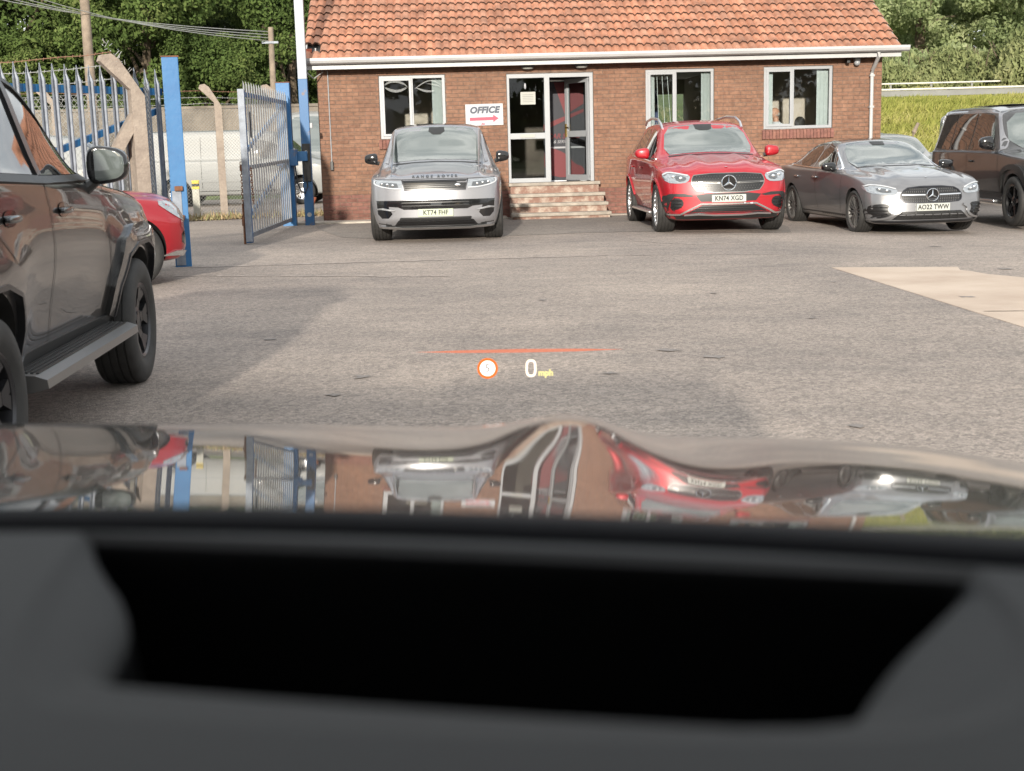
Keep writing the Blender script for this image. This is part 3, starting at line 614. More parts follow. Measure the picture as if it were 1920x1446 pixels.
def blinds(parent, u0, u1, z0, z1, v=.16, n=None, tilt=35):
    n = n or max(2, int((u1-u0)/.085))
    for k in range(n):
        u = u0+(k+.5)*(u1-u0)/n; a = R(tilt); d = .044
        MB().add([(u-d*math.cos(a), v-d*math.sin(a), z0), (u+d*math.cos(a), v+d*math.sin(a), z0), (u+d*math.cos(a), v+d*math.sin(a), z1), (u-d*math.cos(a), v-d*math.sin(a), z1)], [(0, 1, 2, 3)]).build('blind_slat', 'blind', parent)
blinds(W1, 2.33, 2.53, 1.6, 2.72, n=3); blinds(W3, 6.54, 6.68, 1.6, 2.72, n=2); blinds(W3, 7.60, 7.78, 1.6, 2.72, n=3); blinds(W4, 8.86, 9.02, 1.6, 2.72, n=2, tilt=15); blinds(W4, 9.90, 10.12, 1.6, 2.72, n=3, tilt=15)
for k in range(3): MB().tube([(6.72+k*.10, .14, 2.72), (6.76+k*.12, .14, 1.62)], .006, 5).build('blind_cord', 'blind', W3)
# white swoosh lettering film on the first window
def swoosh(pts, parent, w0):
    P = chaikin(pts, 3, closed=False); V = []; F = []
    for i, p in enumerate(P):
        t = P[min(i+1, len(P)-1)]-P[max(i-1, 0)]; t = t/np.linalg.norm(t); w = w0*math.sin(PI*(i+.5)/len(P)); V += [(p[0]-t[1]*w, .0265, p[1]+t[0]*w), (p[0]+t[1]*w, .0265, p[1]-t[0]*w)]
    for i in range(len(P)-1): F.append((2*i, 2*i+1, 2*i+3, 2*i+2))
    MB().add(V, F).build('window_film', 'window_film', parent)
swoosh([(1.42, 2.60), (1.52, 2.66), (1.66, 2.665), (1.80, 2.61), (1.86, 2.54)], W1, .016); swoosh([(1.42, 2.54), (1.55, 2.47), (1.70, 2.46), (1.85, 2.53)], W1, .018); swoosh([(1.42, 2.585), (1.52, 2.64), (1.66, 2.645), (1.80, 2.59)], W1, .010); swoosh([(1.42, 2.555), (1.56, 2.495), (1.70, 2.485), (1.84, 2.545)], W1, .010)
swoosh([(1.99, 2.50), (2.10, 2.58), (2.24, 2.655), (2.38, 2.655), (2.52, 2.56)], W1, .012); swoosh([(2.02, 2.53), (2.16, 2.47), (2.28, 2.45), (2.38, 2.47)], W1, .020); swoosh([(2.24, 2.60), (2.40, 2.58), (2.50, 2.54)], W1, .008)
# entrance: fixed side light and a door leaf swung inwards
a, b, z0, z1 = OPEN[1]; D = MB(); f = .075
D.cbox(a+.004, b-.004, .02, .11, z1-.085, z1-.004, .008); D.cbox(a+.004, a+.055, .021, .109, z0, z1-.07, .008); D.cbox(b-.075, b-.004, .021, .109, z0, z1-.07, .008); D.cbox(4.50, 4.605, .019, .111, z0, z1-.07, .008)
ent = D.build('door_frame', 'white_upvc', bld)
MB().cbox(a+.05, 4.51, .022, .108, z0, z0+.085, .008).build('frame_rail', 'white_upvc', ent); mr = MB().cbox(a+.05, 4.51, .022, .108, 1.50, 1.615, .008).build('frame_rail', 'white_upvc', ent)
MB().cbox(4.02, 4.30, .010, .03, 1.525, 1.59, .006).build('letter_plate', 'paper', mr)
MB().box(a+.05, 4.505, .06, .064, z0+.08, 1.505).build('pane', 'window_glass', ent); MB().box(a+.05, 4.505, .06, .064, 1.61, z1-.08).build('pane', 'window_glass', ent)
MB().box(4.04, 4.33, .054, .057, 2.16, 2.40).build('notice', 'paper', ent)
ntc = MB()
for k in range(5): MB().box(4.08, 4.29, .052, .053, 2.21+k*.033, 2.219+k*.033).build('notice_line', 'rail_grey', ent)
v, fc = superell((4.135, .07, 2.51), (.022, .02, .06), 2.4, 12, 8); MB().add(v, fc).build('door_sensor', 'white_upvc', ent, smooth=True)
leaf = bpy.data.objects.new('door_leaf', None); COL.objects.link(leaf); leaf.parent = bld; leaf.location = (b-.075, .10, z0); leaf.rotation_euler = (0, 0, R(-62)); leaf.empty_display_size = .1
lw = .82; H = z1-.09-z0
lf = MB(); lf.cbox(-lw, 0, -.03, .03, .01, .12, .008); lf.cbox(-lw, 0, -.03, .03, H-.09, H, .008); lf.cbox(-lw, -lw+.09, -.029, .029, .05, H-.03, .008); lf.cbox(-.09, 0, -.029, .029, .05, H-.03, .008); lf.cbox(-lw+.06, -.06, -.029, .029, .86, .98, .008)
lf.build('leaf_frame', 'white_upvc', leaf); MB().box(-lw+.08, -.08, -.003, .003, .11, .87).build('leaf_pane', 'window_glass', leaf); MB().box(-lw+.08, -.08, -.003, .003, .97, H-.08).build('leaf_pane', 'window_glass', leaf)
MB().cbox(-lw+.035, -lw+.065, -.06, -.028, .86, 1.12, .006).tube([(-lw+.05, -.055, 1.05), (-lw+.17, -.06, 1.05)], .010, 8).build('door_handle', 'brass', leaf)
# steps
st = [(.66, .60, -.24, 3.755, 5.54), (.455, .395, -.53, 3.745, 5.60), (.285, .225, -.82, 3.745, 5.62), (.115, .055, -1.12, 3.75, 5.64)]
sroot = bpy.data.objects.new('door_steps', None); COL.objects.link(sroot); sroot.parent = bld; sroot.empty_display_size = .1
for k, (zt, zb2, vv, u0, u1) in enumerate(st):
    MB().cbox(u0, u1, vv, (st[k-1][2]+.05) if k else .03, zb2, zt, .012).build('step', 'stone_step', sroot)
    MB().box(u0+.03, u1-.03, vv+.04, -.004, -.12, zb2+.004-k*.001).build('riser', 'step_riser', sroot)
MB().box(3.77, 5.455, .035, .30, .55, .655).build('threshold', 'stone_step', bld)
# lights, camera
for u in (4.18, 5.22):
    lb = MB().cbox(u-.13, u+.13, -.20, -.02, 2.86, 2.90, .01).build('bulkhead_light', 'black_plastic', bld); v, fc = superell((u, -.11, 2.845), (.115, .075, .03), 2.6, 16, 8); MB().add(v, fc).build('diffuser', 'paper', lb, smooth=True)
v, fc = superell((10.62, -.09, 2.80), (.06, .06, .06), 2., 14, 10); dc = MB().add(v, fc).box(10.57, 10.67, -.14, 0, 2.83, 2.89).build('dome_camera', 'white_upvc', bld, smooth=True, angle=50)
MB().cbox(10.40, 10.46, -.18, 0, 2.79, 2.86, .01).build('security_camera', 'black_plastic', bld)
# rooms behind the glass
ri = MB()
MB().box(BL+TH, BR_-TH, TH+.002, DEP-.002, .40, .56).build('room_floor', 'room_floor', bld); MB().box(BL+TH, BR_-TH, TH+.002, DEP-.002, 2.84, 2.88).build('room_ceiling', 'room_ceiling', bld)
for u in (3.30, 6.05, 8.42): MB().box(u, u+.10, TH+.01, DEP-.01, .56, 2.84).build('room_partition', 'plaster', bld)
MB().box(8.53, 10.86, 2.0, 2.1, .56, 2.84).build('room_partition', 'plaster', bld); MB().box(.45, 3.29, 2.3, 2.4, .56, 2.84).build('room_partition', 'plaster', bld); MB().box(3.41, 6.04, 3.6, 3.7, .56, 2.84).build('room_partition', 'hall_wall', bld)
MB().box(6.75, 7.15, 2.6, 3.0, .56, 2.5).build('cupboard', 'navy_file', bld)
def fac(u, v, z): p = Vector((u*math.cos(FA)-v*math.sin(FA), u*math.sin(FA)+v*math.cos(FA), z)); return FO+p
def fthing(name, label, cat, u, v, z, group=None): return thing(name, label, cat, fac(u, v, z), FA, group)
# roller banner inside the door
ban = fthing('roller_banner', 'dark roller banner with red panels and car picture standing inside the doorway', 'banner', 4.98, 1.10, .56)
MB().box(-.42, .42, -.006, .006, .10, 2.08).build('banner_sheet', 'banner_navy', ban); MB().cbox(-.44, .44, -.10, .10, 0, .10, .01).build('banner_foot', 'satin', ban); MB().cbox(-.44, .44, -.02, .02, 2.07, 2.10, .005).build('banner_rail', 'satin', ban)
MB().add([(-.20, -.012, 2.05), (.40, -.012, 2.05), (.40, -.012, 1.62), (.02, -.012, 1.40)], [(0, 1, 2, 3)]).build('red_panel', 'banner_red', ban); MB().add([(-.42, -.012, 1.22), (.40, -.012, 1.52), (.40, -.012, 1.46), (-.42, -.012, 1.10)], [(0, 1, 2, 3)]).build('red_stripe', 'banner_red', ban)
P = chaikin([(-.42, .16), (-.42, .78), (-.20, .74), (.05, .62), (.20, .42), (.40, .36), (.40, .16)], 2); MB().prism([tuple(p) for p in P], -.014, -.010, 'y').build('red_car_print', 'banner_red', ban)
text_obj('lettering', 'CAR SALES', 'banner_red', ban, (-.02, -.012, .98), .135, shear=.25, bold=.004); text_obj('lettering', '& SERVICING', 'letter_white', ban, (.02, -.012, .87), .085, shear=.25); MB().box(-.40, .42, -.012, -.010, .74, .775).build('white_rule', 'letter_white', ban)
# office sign
sg_ = fthing('office_sign', 'white OFFICE sign with red arrow screwed to the brick wall', 'sign', 3.325, -.012, 1.985); sg_.rotation_euler = (0, R(-.4), FA)
MB().cbox(-.365, .365, -.012, .010, -.205, .205, .004).build('sign_board', 'sign_white', sg_)
text_obj('lettering', 'OFFICE', 'sign_navy', sg_, (0, -.0135, .085), .165, shear=.22, bold=.0095, xs=1.02, sp=1.06)
MB().prism([(-.285, -.05), (.17, -.045), (.17, -.005), (.275, -.075), (.17, -.145), (.17, -.105), (-.285, -.11)], -.016, -.0125, 'y').build('arrow', 'sign_red', sg_)
text_obj('lettering', 'jles', 'sign_red', sg_, (-.03, -.0135, -.172), .052, shear=.25, bold=.002)
# a board leaning by the left corner
MB().beam((0, 0, .01), (.18, .12, .46), .10, .022).build('leaning_board', 'orange_board', tag(thing('orange_board', 'orange board leaning between the blue pole and the office corner', 'board', fac(-.20, -.10, .03), FA)))
# people at the desk behind the right-hand window
def head(parent, c, r=.105, hair='grey_hair', turn=0., bald=False, skin='skin'):
    def sq(q):
        x, y, z = q; j = 1-.28*max(0, -z)-.06*max(0, z); f = .12*max(0, -y)*(1 if -.5 < z < .15 else .3); return [x*j, y*(1-.15*max(0, -z)), z]
    v, fc = superell((0, 0, 0), (r*.74, r*.92, r*1.12), 2.1, 22, 16, sq)
    mb = MB().add(v, fc); mb.add(*superell((0, -r*.92, -.10*r), (r*.13, r*.20, r*.22), 2, 10, 8)); mb.add(*superell((0, -r*.80, -.52*r), (r*.30, r*.10, r*.09), 2, 10, 6)); mb.add(*superell((0, -r*.78, -.86*r), (r*.26, r*.16, r*.16), 2, 10, 6))
    for s in (-1, 1): mb.add(*superell((s*r*.74, .05*r, -.05*r), (r*.08, r*.18, r*.27), 2, 10, 8)); mb.add(*superell((s*r*.28, -r*.82, .10*r), (r*.14, r*.07, r*.07), 2, 8, 6))
    mb.tube([(0, .15*r, -.7*r), (0, .25*r, -1.9*r)], [r*.52, r*.60], 12)
    o = mb.build('head', skin, parent, smooth=True, angle=70, loc=c); o.rotation_euler = (0, 0, turn)
    def hs(q): return q
    hb = MB()
    if not bald: v, fc = superell((0, .14*r, .20*r), (r*.86, r*.98, r*1.06), 2.1, 20, 14, lambda q: [q[0], q[1], max(q[2], -.55 if q[1] > -.2 else .30)])
    else: v, fc = superell((0, .22*r, -.12*r), (r*.80, r*.80, r*.55), 2.1, 20, 10, lambda q: [q[0], q[1], q[2]])
    hb.add(v, fc).build('hair', hair, o, smooth=True)
    return o
def torso(parent, mt, w=.22, h=.52, lean=0., arms=True):
    mb = MB()
    prof = [(0, .17, .12), (.10, .18, .125), (.28, .20, .13), (.42, .215, .12), (.49, .17, .095), (.54, .07, .065)]
    V = []; n = 20
    for z, a, b in prof:
        for k in range(n): t = 2*PI*k/n; V.append((a*w/.22*math.copysign(abs(math.cos(t))**.8, math.cos(t)), b*math.sin(t)+lean*z, z*h/.52))
    F = [(i*n+k, i*n+(k+1) % n, (i+1)*n+(k+1) % n, (i+1)*n+k) for i in range(len(prof)-1) for k in range(n)]+[tuple(range(n))[::-1], tuple((len(prof)-1)*n+k for k in range(n))]
    mb.add(V, F)
    for s in (-1, 1): mb.tube([(s*.17, lean*.42, .45*h/.52), (s*.235, lean*.40, .40*h/.52), (s*.27, -.06, .16), (s*.20, -.27, .06)], [.062, .066, .052, .042], 10)
    return mb.build('shirt', mt, parent, smooth=True, angle=70)
p1 = fthing('person', 'bald person in white shirt seated at a desk behind the right-hand window', 'person', 9.26, .80, 1.18, 'people in the office'); p1.rotation_euler = (0, 0, FA+R(-72)); torso(p1, 'shirt'); head(p1, (0, -.03, .70), .105, 'grey_hair', 0., True)
p2 = fthing('person', 'person with thick dark hair, only the crown showing over the window sill', 'person', 9.70, .62, .97, 'people in the office'); p2.rotation_euler = (0, 0, FA+R(150)); torso(p2, 'sign_navy'); head(p2, (0, 0, .68), .125, 'dark_hair')
dk = fthing('office_desk', 'plain desk between the two people behind the window', 'desk', 9.45, 1.45, .56); MB().cbox(-.7, .7, -.35, .35, .70, .735, .006).build('desk_top', 'paper', dk)
for s in (-1, 1):
    for t in (-1, 1): MB().box(s*.65-.025, s*.65+.025, t*.30-.025, t*.30+.025, 0, .70).build('leg', 'galv', dk)
# ---------------------------------------------------------------- ground and terrain
def sm(a, b, x): t = np.clip((x-a)/(b-a), 0, 1); return t*t*(3-2*t)
def gz(x, y): return -.030*np.clip(x-3.4, 0, 5)*sm(13, 19, y)
def tz(x, y):
    right = sm(3, 9, x); left = 1-right
    b = 2.65*sm(35, 57, y)+.65*sm(58, 67, y)+4.5*sm(75, 180, y)+20*sm(180, 600, y)
    l = .9*sm(40, 60, y)+5*sm(70, 200, y)+20*sm(200, 600, y)
    return gz(x, y)*(1-sm(33, 36, y))+right*b+left*l
def grid(name, xs, ys, fn, mt, kind='structure', dz=0., parent=None):
    X, Y = np.meshgrid(xs, ys); Z = fn(X, Y)+dz; nx = len(xs); V = [(float(a), float(b), float(c)) for a, b, c in zip(X.ravel(), Y.ravel(), Z.ravel())]
    F = [(j*nx+i, j*nx+i+1, (j+1)*nx+i+1, (j+1)*nx+i) for j in range(len(ys)-1) for i in range(nx-1)]
    me = bpy.data.meshes.new(name); me.from_pydata(V, [], F); me.materials.append(M[mt]); me.polygons.foreach_set('use_smooth', [True]*len(F)); o = link(name, me, parent)
    if kind: o['kind'] = kind
    return o
def asphalt(name, base, spk, rough=.85):
    m = bpy.data.materials.new(name); m.use_nodes = True; t = m.node_tree; b = t.nodes['Principled BSDF']; lk = t.links.new
    g = t.nodes.new('ShaderNodeTexCoord')
    def noise(sc, det=4, ro=.6, st=None):
        n = t.nodes.new('ShaderNodeTexNoise'); n.inputs['Scale'].default_value = sc; n.inputs['Detail'].default_value = det; n.inputs['Roughness'].default_value = ro
        if st: mp = t.nodes.new('ShaderNodeMapping'); mp.inputs['Scale'].default_value = st; mp.inputs['Rotation'].default_value = (0, 0, R(5)); lk(g.outputs['Object'], mp.inputs['Vector']); lk(mp.outputs['Vector'], n.inputs['Vector'])
        else: lk(g.outputs['Object'], n.inputs['Vector'])
        return n.outputs['Fac']
    def ramp(src, p0, p1, c0, c1):
        r = t.nodes.new('ShaderNodeValToRGB'); r.color_ramp.elements[0].position = p0; r.color_ramp.elements[1].position = p1; r.color_ramp.elements[0].color = tuple(c0)+(1,); r.color_ramp.elements[1].color = tuple(c1)+(1,); lk(src, r.inputs['Fac']); return r.outputs['Color']
    def mul(a, c, f=1.):
        x = t.nodes.new('ShaderNodeMixRGB'); x.blend_type = 'MULTIPLY'; x.inputs['Fac'].default_value = f; lk(a, x.inputs['Color1']); lk(c, x.inputs['Color2']); return x.outputs['Color']
    d = tuple(x*.74 for x in base); e = (min(1, base[0]*1.12), base[1]*1.10, base[2]*1.06)
    c = ramp(noise(.22, 5, .6), .36, .64, d, e)
    c = mul(c, ramp(noise(1.1, 6, .7, (1., 2.6, 1)), .32, .62, (.84, .85, .86), (1.05, 1.04, 1.03)))
    c = mul(c, ramp(noise(70, 2, .5), .36, .64, (1-spk, 1-spk, 1-spk), (1+spk, 1+spk, 1+spk)))
    v = t.nodes.new('ShaderNodeTexVoronoi'); v.inputs['Scale'].default_value = 95; lk(g.outputs['Object'], v.inputs['Vector'])
    c = mul(c, ramp(v.outputs['Distance'], .05, .60, (1.12, 1.10, 1.07), (.74, .74, .74)))
    v2 = t.nodes.new('ShaderNodeTexVoronoi'); v2.inputs['Scale'].default_value = 42; lk(g.outputs['Object'], v2.inputs['Vector'])
    c = mul(c, ramp(v2.outputs['Color'], .12, .8, (.70, .70, .70), (1.18, 1.17, 1.16)))
    # fine meandering cracks
    vc = t.nodes.new('ShaderNodeTexVoronoi'); vc.feature = 'DISTANCE_TO_EDGE'; vc.inputs['Scale'].default_value = .34
    wn = t.nodes.new('ShaderNodeTexNoise'); wn.inputs['Scale'].default_value = 1.6; wn.inputs['Detail'].default_value = 5; lk(g.outputs['Object'], wn.inputs['Vector'])
    ad = t.nodes.new('ShaderNodeMixRGB'); ad.inputs['Fac'].default_value = .28; lk(g.outputs['Object'], ad.inputs['Color1']); lk(wn.outputs['Color'], ad.inputs['Color2']); lk(ad.outputs['Color'], vc.inputs['Vector'])
    ck = ramp(vc.outputs['Distance'], .0015, .006, (.6, .6, .6), (1, 1, 1)); c = mul(c, ck, .22)
    lk(c, b.inputs['Base Color']); b.inputs['Roughness'].default_value = rough; b.inputs['Specular IOR Level'].default_value = .35
    bp = t.nodes.new('ShaderNodeBump'); bp.inputs['Strength'].default_value = .55; bp.inputs['Distance'].default_value = .008; lk(v.outputs['Distance'], bp.inputs['Height']); lk(bp.outputs['Normal'], b.inputs['Normal'])
    M[name] = m
asphalt('asphalt', (.395, .342, .308), .15); asphalt('asphalt_new', (.31, .278, .255), .14)
mat('concrete_pad', (.40, .305, .235), .85, col2=(.52, .42, .335), var=(.75, .2), ramp=(.32, .60), bump=(60, .25)); mat('tar', (.20, .175, .158), .7, var=(20, .3)); mat('grass_soil', (.10, .13, .035), .95, var=(.8, .35)); mat('kerb_stone', (.36, .32, .27), .9, var=(3, .2), bump=(30, .4))
mat('rut', (.34, .29, .258), .85, var=(8, .25), bump=(90, .3))
yard = grid('ground', np.linspace(-16, 16, 65), np.linspace(-12, 40, 105), gz, 'asphalt')
terr = grid('terrain', np.concatenate([np.linspace(-700, -60, 12), np.linspace(-50, 50, 51), np.linspace(60, 700, 12)]), np.concatenate([np.linspace(-600, -20, 8), np.linspace(-12, 34, 8), np.linspace(35, 80, 46), np.linspace(90, 900, 24)]), tz, 'grass_soil', dz=-.05)
pad = MB().add([(3.53, 14.57, .004), (10.6, 13.42, -.05), (10.9, 4.2, .004), (4.05, 4.2, .004), (3.53, 14.57, -.2), (10.6, 13.42, -.2), (10.9, 4.2, -.2), (4.05, 4.2, -.2)], [(0, 3, 2, 1), (0, 1, 5, 4), (1, 2, 6, 5), (2, 3, 7, 6), (3, 0, 4, 7)]).build('concrete_pavement', 'concrete_pad'); pad['kind'] = 'structure'
mat('joint', (.24, .19, .15), .9, var=(9, .4))
for q in ([(6.9, 14.0), (6.935, 14.0), (7.35, 4.3), (7.31, 4.3)], [(3.80, 10.6), (10.7, 9.75), (10.7, 9.78), (3.80, 10.63)]): MB().add([(a, b, .0075-.0082*max(0, (b-12.2)/1.4)*(a > 5)*.0+(-.0095*max(0, b-13.2))*(a > 5)) for a, b in q], [(0, 1, 2, 3)]).build('slab_joint', 'joint', pad)
def flat(name, pts, mt, z=.004, parent=None, rnd=2):
    P = chaikin(pts, rnd) if rnd else pts
    o = MB().add([(p[0], p[1], float(gz(np.array(p[0]), np.array(p[1])))+z) for p in P], [tuple(range(len(P)))]).build(name, mt, parent); return o
# newer strip of tarmac along the front of the office, and the entrance apron
ap = flat('asphalt_strip', [(-3.6, 24.6), (-2.4, 20.7), (-.2, 20.95), (1.9, 21.3), (2.7, 20.9), (3.6, 20.4)] + [(4.6, 20.6), (4.6, 26.0), (-3.4, 25.6)], 'asphalt_new', .004, None, 1); ap['kind'] = 'structure'
for i, (px, py, s) in enumerate([(1.09, 9.05, .13), (1.36, 8.72, .12), (.62, 8.2, .06), (1.70, 6.47, .06), (-1.83, 10.1, .08), (4.0, 11.6, .10), (3.2, 13.1, .06), (1.9, 12.4, .05), (5.2, 13.95, .10), (6.3, 16.2, .14), (-.95, 8.3, .10), (-1.05, 7.7, .07), (2.4, 10.5, .06), (.3, 12.2, .07), (5.6, 17.6, .15)]):
    q = [(px+s*math.cos(t)*random.uniform(.25, 1.3)*1.2, py+s*math.sin(t)*random.uniform(.5, 1.3)*1.6) for t in np.linspace(0, 2*PI, 15)[:-1]]
    q = [(px+(a-px)*.62, py+(b_-py)*random.uniform(.2, .55)) for a, b_ in q]; flat('tar_patch', q, 'tar', .006, yard, 0)
# long seams and crack lines in the tarmac
def crack(pts, w, mt='rut', z=.005):
    P = chaikin(pts, 2, closed=False); V = []; F = []
    for i, p in enumerate(P):
        t = P[min(i+1, len(P)-1)]-P[max(i-1, 0)]; t = t/np.linalg.norm(t); ww = w*random.uniform(.25, 1.0)/2; j = random.uniform(-.02, .02)
        zz = float(gz(p[0], p[1]))+z; V += [(p[0]-t[1]*ww+j, p[1]+t[0]*ww+j, zz), (p[0]+t[1]*ww+j, p[1]-t[0]*ww+j, zz)]
    for i in range(len(P)-1): F.append((2*i, 2*i+1, 2*i+3, 2*i+2))
    MB().add(V, F).build('tarmac_crack', mt, yard)
def wob(a, b, n=9, s=.05): return [(a[0]+(b[0]-a[0])*k/n+random.uniform(-s, s), a[1]+(b[1]-a[1])*k/n+random.uniform(-s, s)) for k in range(n+1)]
for a, b, w in (((-4.0, 16.7), (1.2, 16.9), .12), ((1.2, 16.9), (3.4, 16.4), .05), ((1.6, 19.5), (2.6, 18.2), .05), ((2.6, 18.2), (4.6, 19.4), .04), ((-3.9, 15.6), (-.6, 14.7), .10), ((-3.6, 20.9), (-.4, 21.6), .06)): crack(wob(a, b), w)
kb = MB()
c, s_ = math.cos(FA), math.sin(FA)
def fbox(name, u0, u1, v0, v1, z0, z1, mt, b=.01): o = MB().cbox(u0, u1, v0, v1, z0, z1, b).build(name, mt); o.location = FO; o.rotation_euler = (0, 0, FA); return o
kb = fbox('kerb', -.4, 3.70, -.62, .0, -.12, .035, 'kerb_stone', .02); kb['kind'] = 'structure'; kb2 = fbox('kerb', 5.70, 11.3, -.40, .0, -.3, .015, 'kerb_stone', .02); kb2['kind'] = 'structure'
# ---------------------------------------------------------------- gates
def post(name, label, x, y, h, w, mt, rz=0, group='blue gate posts', cap=True):
    t = thing(name, label, 'gate post', (x, y, 0), rz, group); MB().cbox(-w/2, w/2, -w/2, w/2, -.3, h, .008).build('shaft', mt, t)
    if cap: MB().cbox(-w/2-.01, w/2+.01, -w/2-.01, w/2+.01, h, h+.015, .004).build('cap', 'rust', t)
    return t
GP = post('gate_post', 'thick blue steel post with rusty hinge lugs between the two gate openings', -4.125, 16.95, 2.58, .20, 'blue_paint', R(14))
for z in (.62, .98): MB().cbox(-.05, .05, -.15, -.09, z-.03, z+.03, .008).build('hinge_lug', 'rust', GP)
MB().cbox(-.085, .03, -.112, -.10, .02, .95, .004).build('bare_plate', 'galv', GP)
HP = post('gate_post', 'blue steel hinge post carrying the open barred gate', -4.12, 25.45, 2.64, .25, 'blue_paint', R(4))
MB().cbox(-.17, .22, -.30, -.13, 1.12, 1.42, .012).build('gate_motor', 'blue_worn', HP); MB().cbox(.20, .40, -.22, -.08, 1.20, 1.38, .01).build('motor_arm', 'blue_paint', HP)
MB().tube([(.16, -.15, 1.12), (.19, -.17, .8), (.24, -.18, .66), (.32, -.17, .60), (.37, -.15, .72), (.36, -.14, 1.0), (.33, -.14, 1.2)], .014, 6).build('motor_cable', 'black_plastic', HP, smooth=True)
TPo = thing('tall_pole', 'tall pole painted white above and blue below at the office corner', 'pole', (-3.745, 25.45, 0), R(4))
MB().cbox(-.085, .085, -.085, .085, -.3, 2.70, .006).build('blue_shaft', 'blue_worn', TPo); MB().cbox(-.083, .083, -.083, .083, 2.70, 7.2, .006).build('white_shaft', 'white_pole', TPo)
kp = MB().cbox(-.07, .075, -.125, -.086, .82, 1.52, .01).build('key_panel', 'black_plastic', TPo); MB().lathe([(-.135, .001), (-.135, .03), (-.125, .034)], 16, 'y', (.0, 0, 1.36)).build('key_switch', 'galv_bright', kp)
MB().cbox(.085, .14, -.05, .05, 1.80, 1.90, .01).build('sensor_box', 'white_upvc', TPo); MB().lathe([(-.092, .001), (-.092, .04), (-.084, .042)], 18, 'y', (.0, 0, .20)).build('base_plate', 'galv_bright', TPo)
# right leaf: barred steel gate standing open, free end towards the yard
gt = thing('barred_gate', 'steel gate of thin upright bars standing open with rusty chain', 'gate', (-4.06, 25.20, 0), R(-89.0), 'gate leaves')
GLn = 4.55                                                          # local +x runs from hinge to free end
def gbeam(p, q, w, h, mt, name, par=None): return MB().beam(p, q, w, h).build(name, mt, par or gt)
gbeam((0, 0, 2.27), (GLn, 0, 2.27), .05, .07, 'blue_worn', 'top_rail'); gbeam((0, 0, .13), (GLn, 0, .13), .05, .07, 'galv', 'bottom_rail'); gbeam((0, 0, 1.22), (GLn, 0, 1.16), .05, .06, 'galv', 'mid_rail')
fs = MB().cbox(GLn-.05, GLn+.03, -.05, .05, .02, 2.32, .006).build('free_stile', 'blue_worn', gt); MB().cbox(GLn+.031, GLn+.05, -.05, .05, .04, 2.34, .003).build('stile_edge', 'galv', fs)
MB().cbox(-.02, .05, -.04, .04, .08, 2.30, .006).build('hinge_stile', 'blue_paint', gt)
gbeam((GLn-.06, -.05, 1.34), (.05, -.05, 2.20), .03, .07, 'blue_paint', 'brace'); gbeam((GLn-.06, -.05, .35), (.05, -.05, 1.16), .03, .07, 'blue_paint', 'brace')
NB = 19
for k in range(NB):
    x = .12+k*(GLn-.24)/(NB-1); b = MB(); b.add([(x-.042, .030, .16), (x, .012, .16), (x+.042, .030, .16), (x-.042, .030, 2.40), (x, .012, 2.47), (x+.042, .030, 2.40), (x-.038, .034, .16), (x+.038, .034, .16), (x-.038, .034, 2.40), (x+.038, .034, 2.40), (x, .018, 2.46)], [(0, 1, 4, 3), (1, 2, 5, 4), (6, 8, 10, 9, 7), (0, 3, 8, 6), (2, 7, 9, 5), (3, 4, 10, 8), (4, 5, 9, 10)])
    b.build('gate_bar', 'galv_bright', gt)
MB().cbox(GLn-.62, GLn-.50, .0, .01, 1.62, 2.02, .004).build('slot_cover', 'galv', gt)
def chain(p, q, par, mt='rust', r=.016, sag=0.0):
    p, q = Vector(p), Vector(q); n = int((q-p).length/.045); mb = MB()
    for k in range(n):
        c = p.lerp(q, (k+.5)/n); c.y += sag*math.sin(PI*k/n); d = (q-p).normalized(); a = Vector((1, 0, 0)) if k % 2 else Vector((0, 1, 0))
        mb.tube([c+d*.03*math.cos(t)+a*.016*math.sin(t) for t in np.linspace(0, 2*PI, 9)[:-1]], .0065, 5, closed=True)
    return mb.build('chain', mt, par)
ch = chain((GLn-.04, -.075, 1.25), (GLn-.02, -.075, .30), gt); chain((GLn+.055, .09, 1.16), (GLn+.07, .10, .62), gt)
MB().cbox(GLn-.14, GLn-.02, -.11, -.04, .28, .44, .008).build('lock_box', 'rust', gt); MB().tube([(GLn-.03, -.08, .62), (GLn-.03, -.08, -.02)], .018, 8).build('drop_bolt', 'rust', gt); MB().cbox(GLn-.12, GLn+.02, -.09, -.04, 1.12, 1.20, .006).build('latch', 'rust', gt)
# left leaf: palisade, swung back along the fence
pg = thing('palisade_gate', 'palisade gate leaf of grey spiked pales on blue rails behind the dark off-roader', 'gate', (-4.24, 17.0, 0), R(180+62.5), 'gate leaves')
PLn = 4.9
MB().beam((0, -.045, 2.17), (PLn, -.045, 2.17), .05, .085).build('rail', 'blue_paint', pg); MB().beam((0, -.045, .55), (PLn, -.045, .55), .05, .085).build('rail', 'blue_paint', pg); MB().beam((.05, -.045, 1.95), (PLn, -.045, .62), .05, .075).build('brace', 'blue_paint', pg)
MB().beam((.30, -.045, .95), (PLn, -.045, .95), .05, .06).build('rail', 'blue_paint', pg)
pv = []; sec = [(-.034, .008), (-.020, .012), (-.008, -.010), (.008, -.010), (.020, .012), (.034, .008), (.034, .011), (.020, .015), (.006, -.006), (-.006, -.006), (-.020, .015), (-.034, .011)]
def pale():
    V = []; F = []; n = len(sec); lv = [(.10, 1.), (2.26, 1.), (2.33, .55), (2.44, .05)]
    for z, k in lv: V += [(x*k*1.38, y*(.4+.6*k)-(0 if z < 2.3 else .012), z) for x, y in sec]
    for i in range(len(lv)-1): F += [(i*n+k, i*n+(k+1) % n, (i+1)*n+(k+1) % n, (i+1)*n+k) for k in range(n)]
    return V, F
V, F = pale(); pm = MB().add(V, F).build('pale', 'galv', pg, loc=(.12, 0, 0)).data
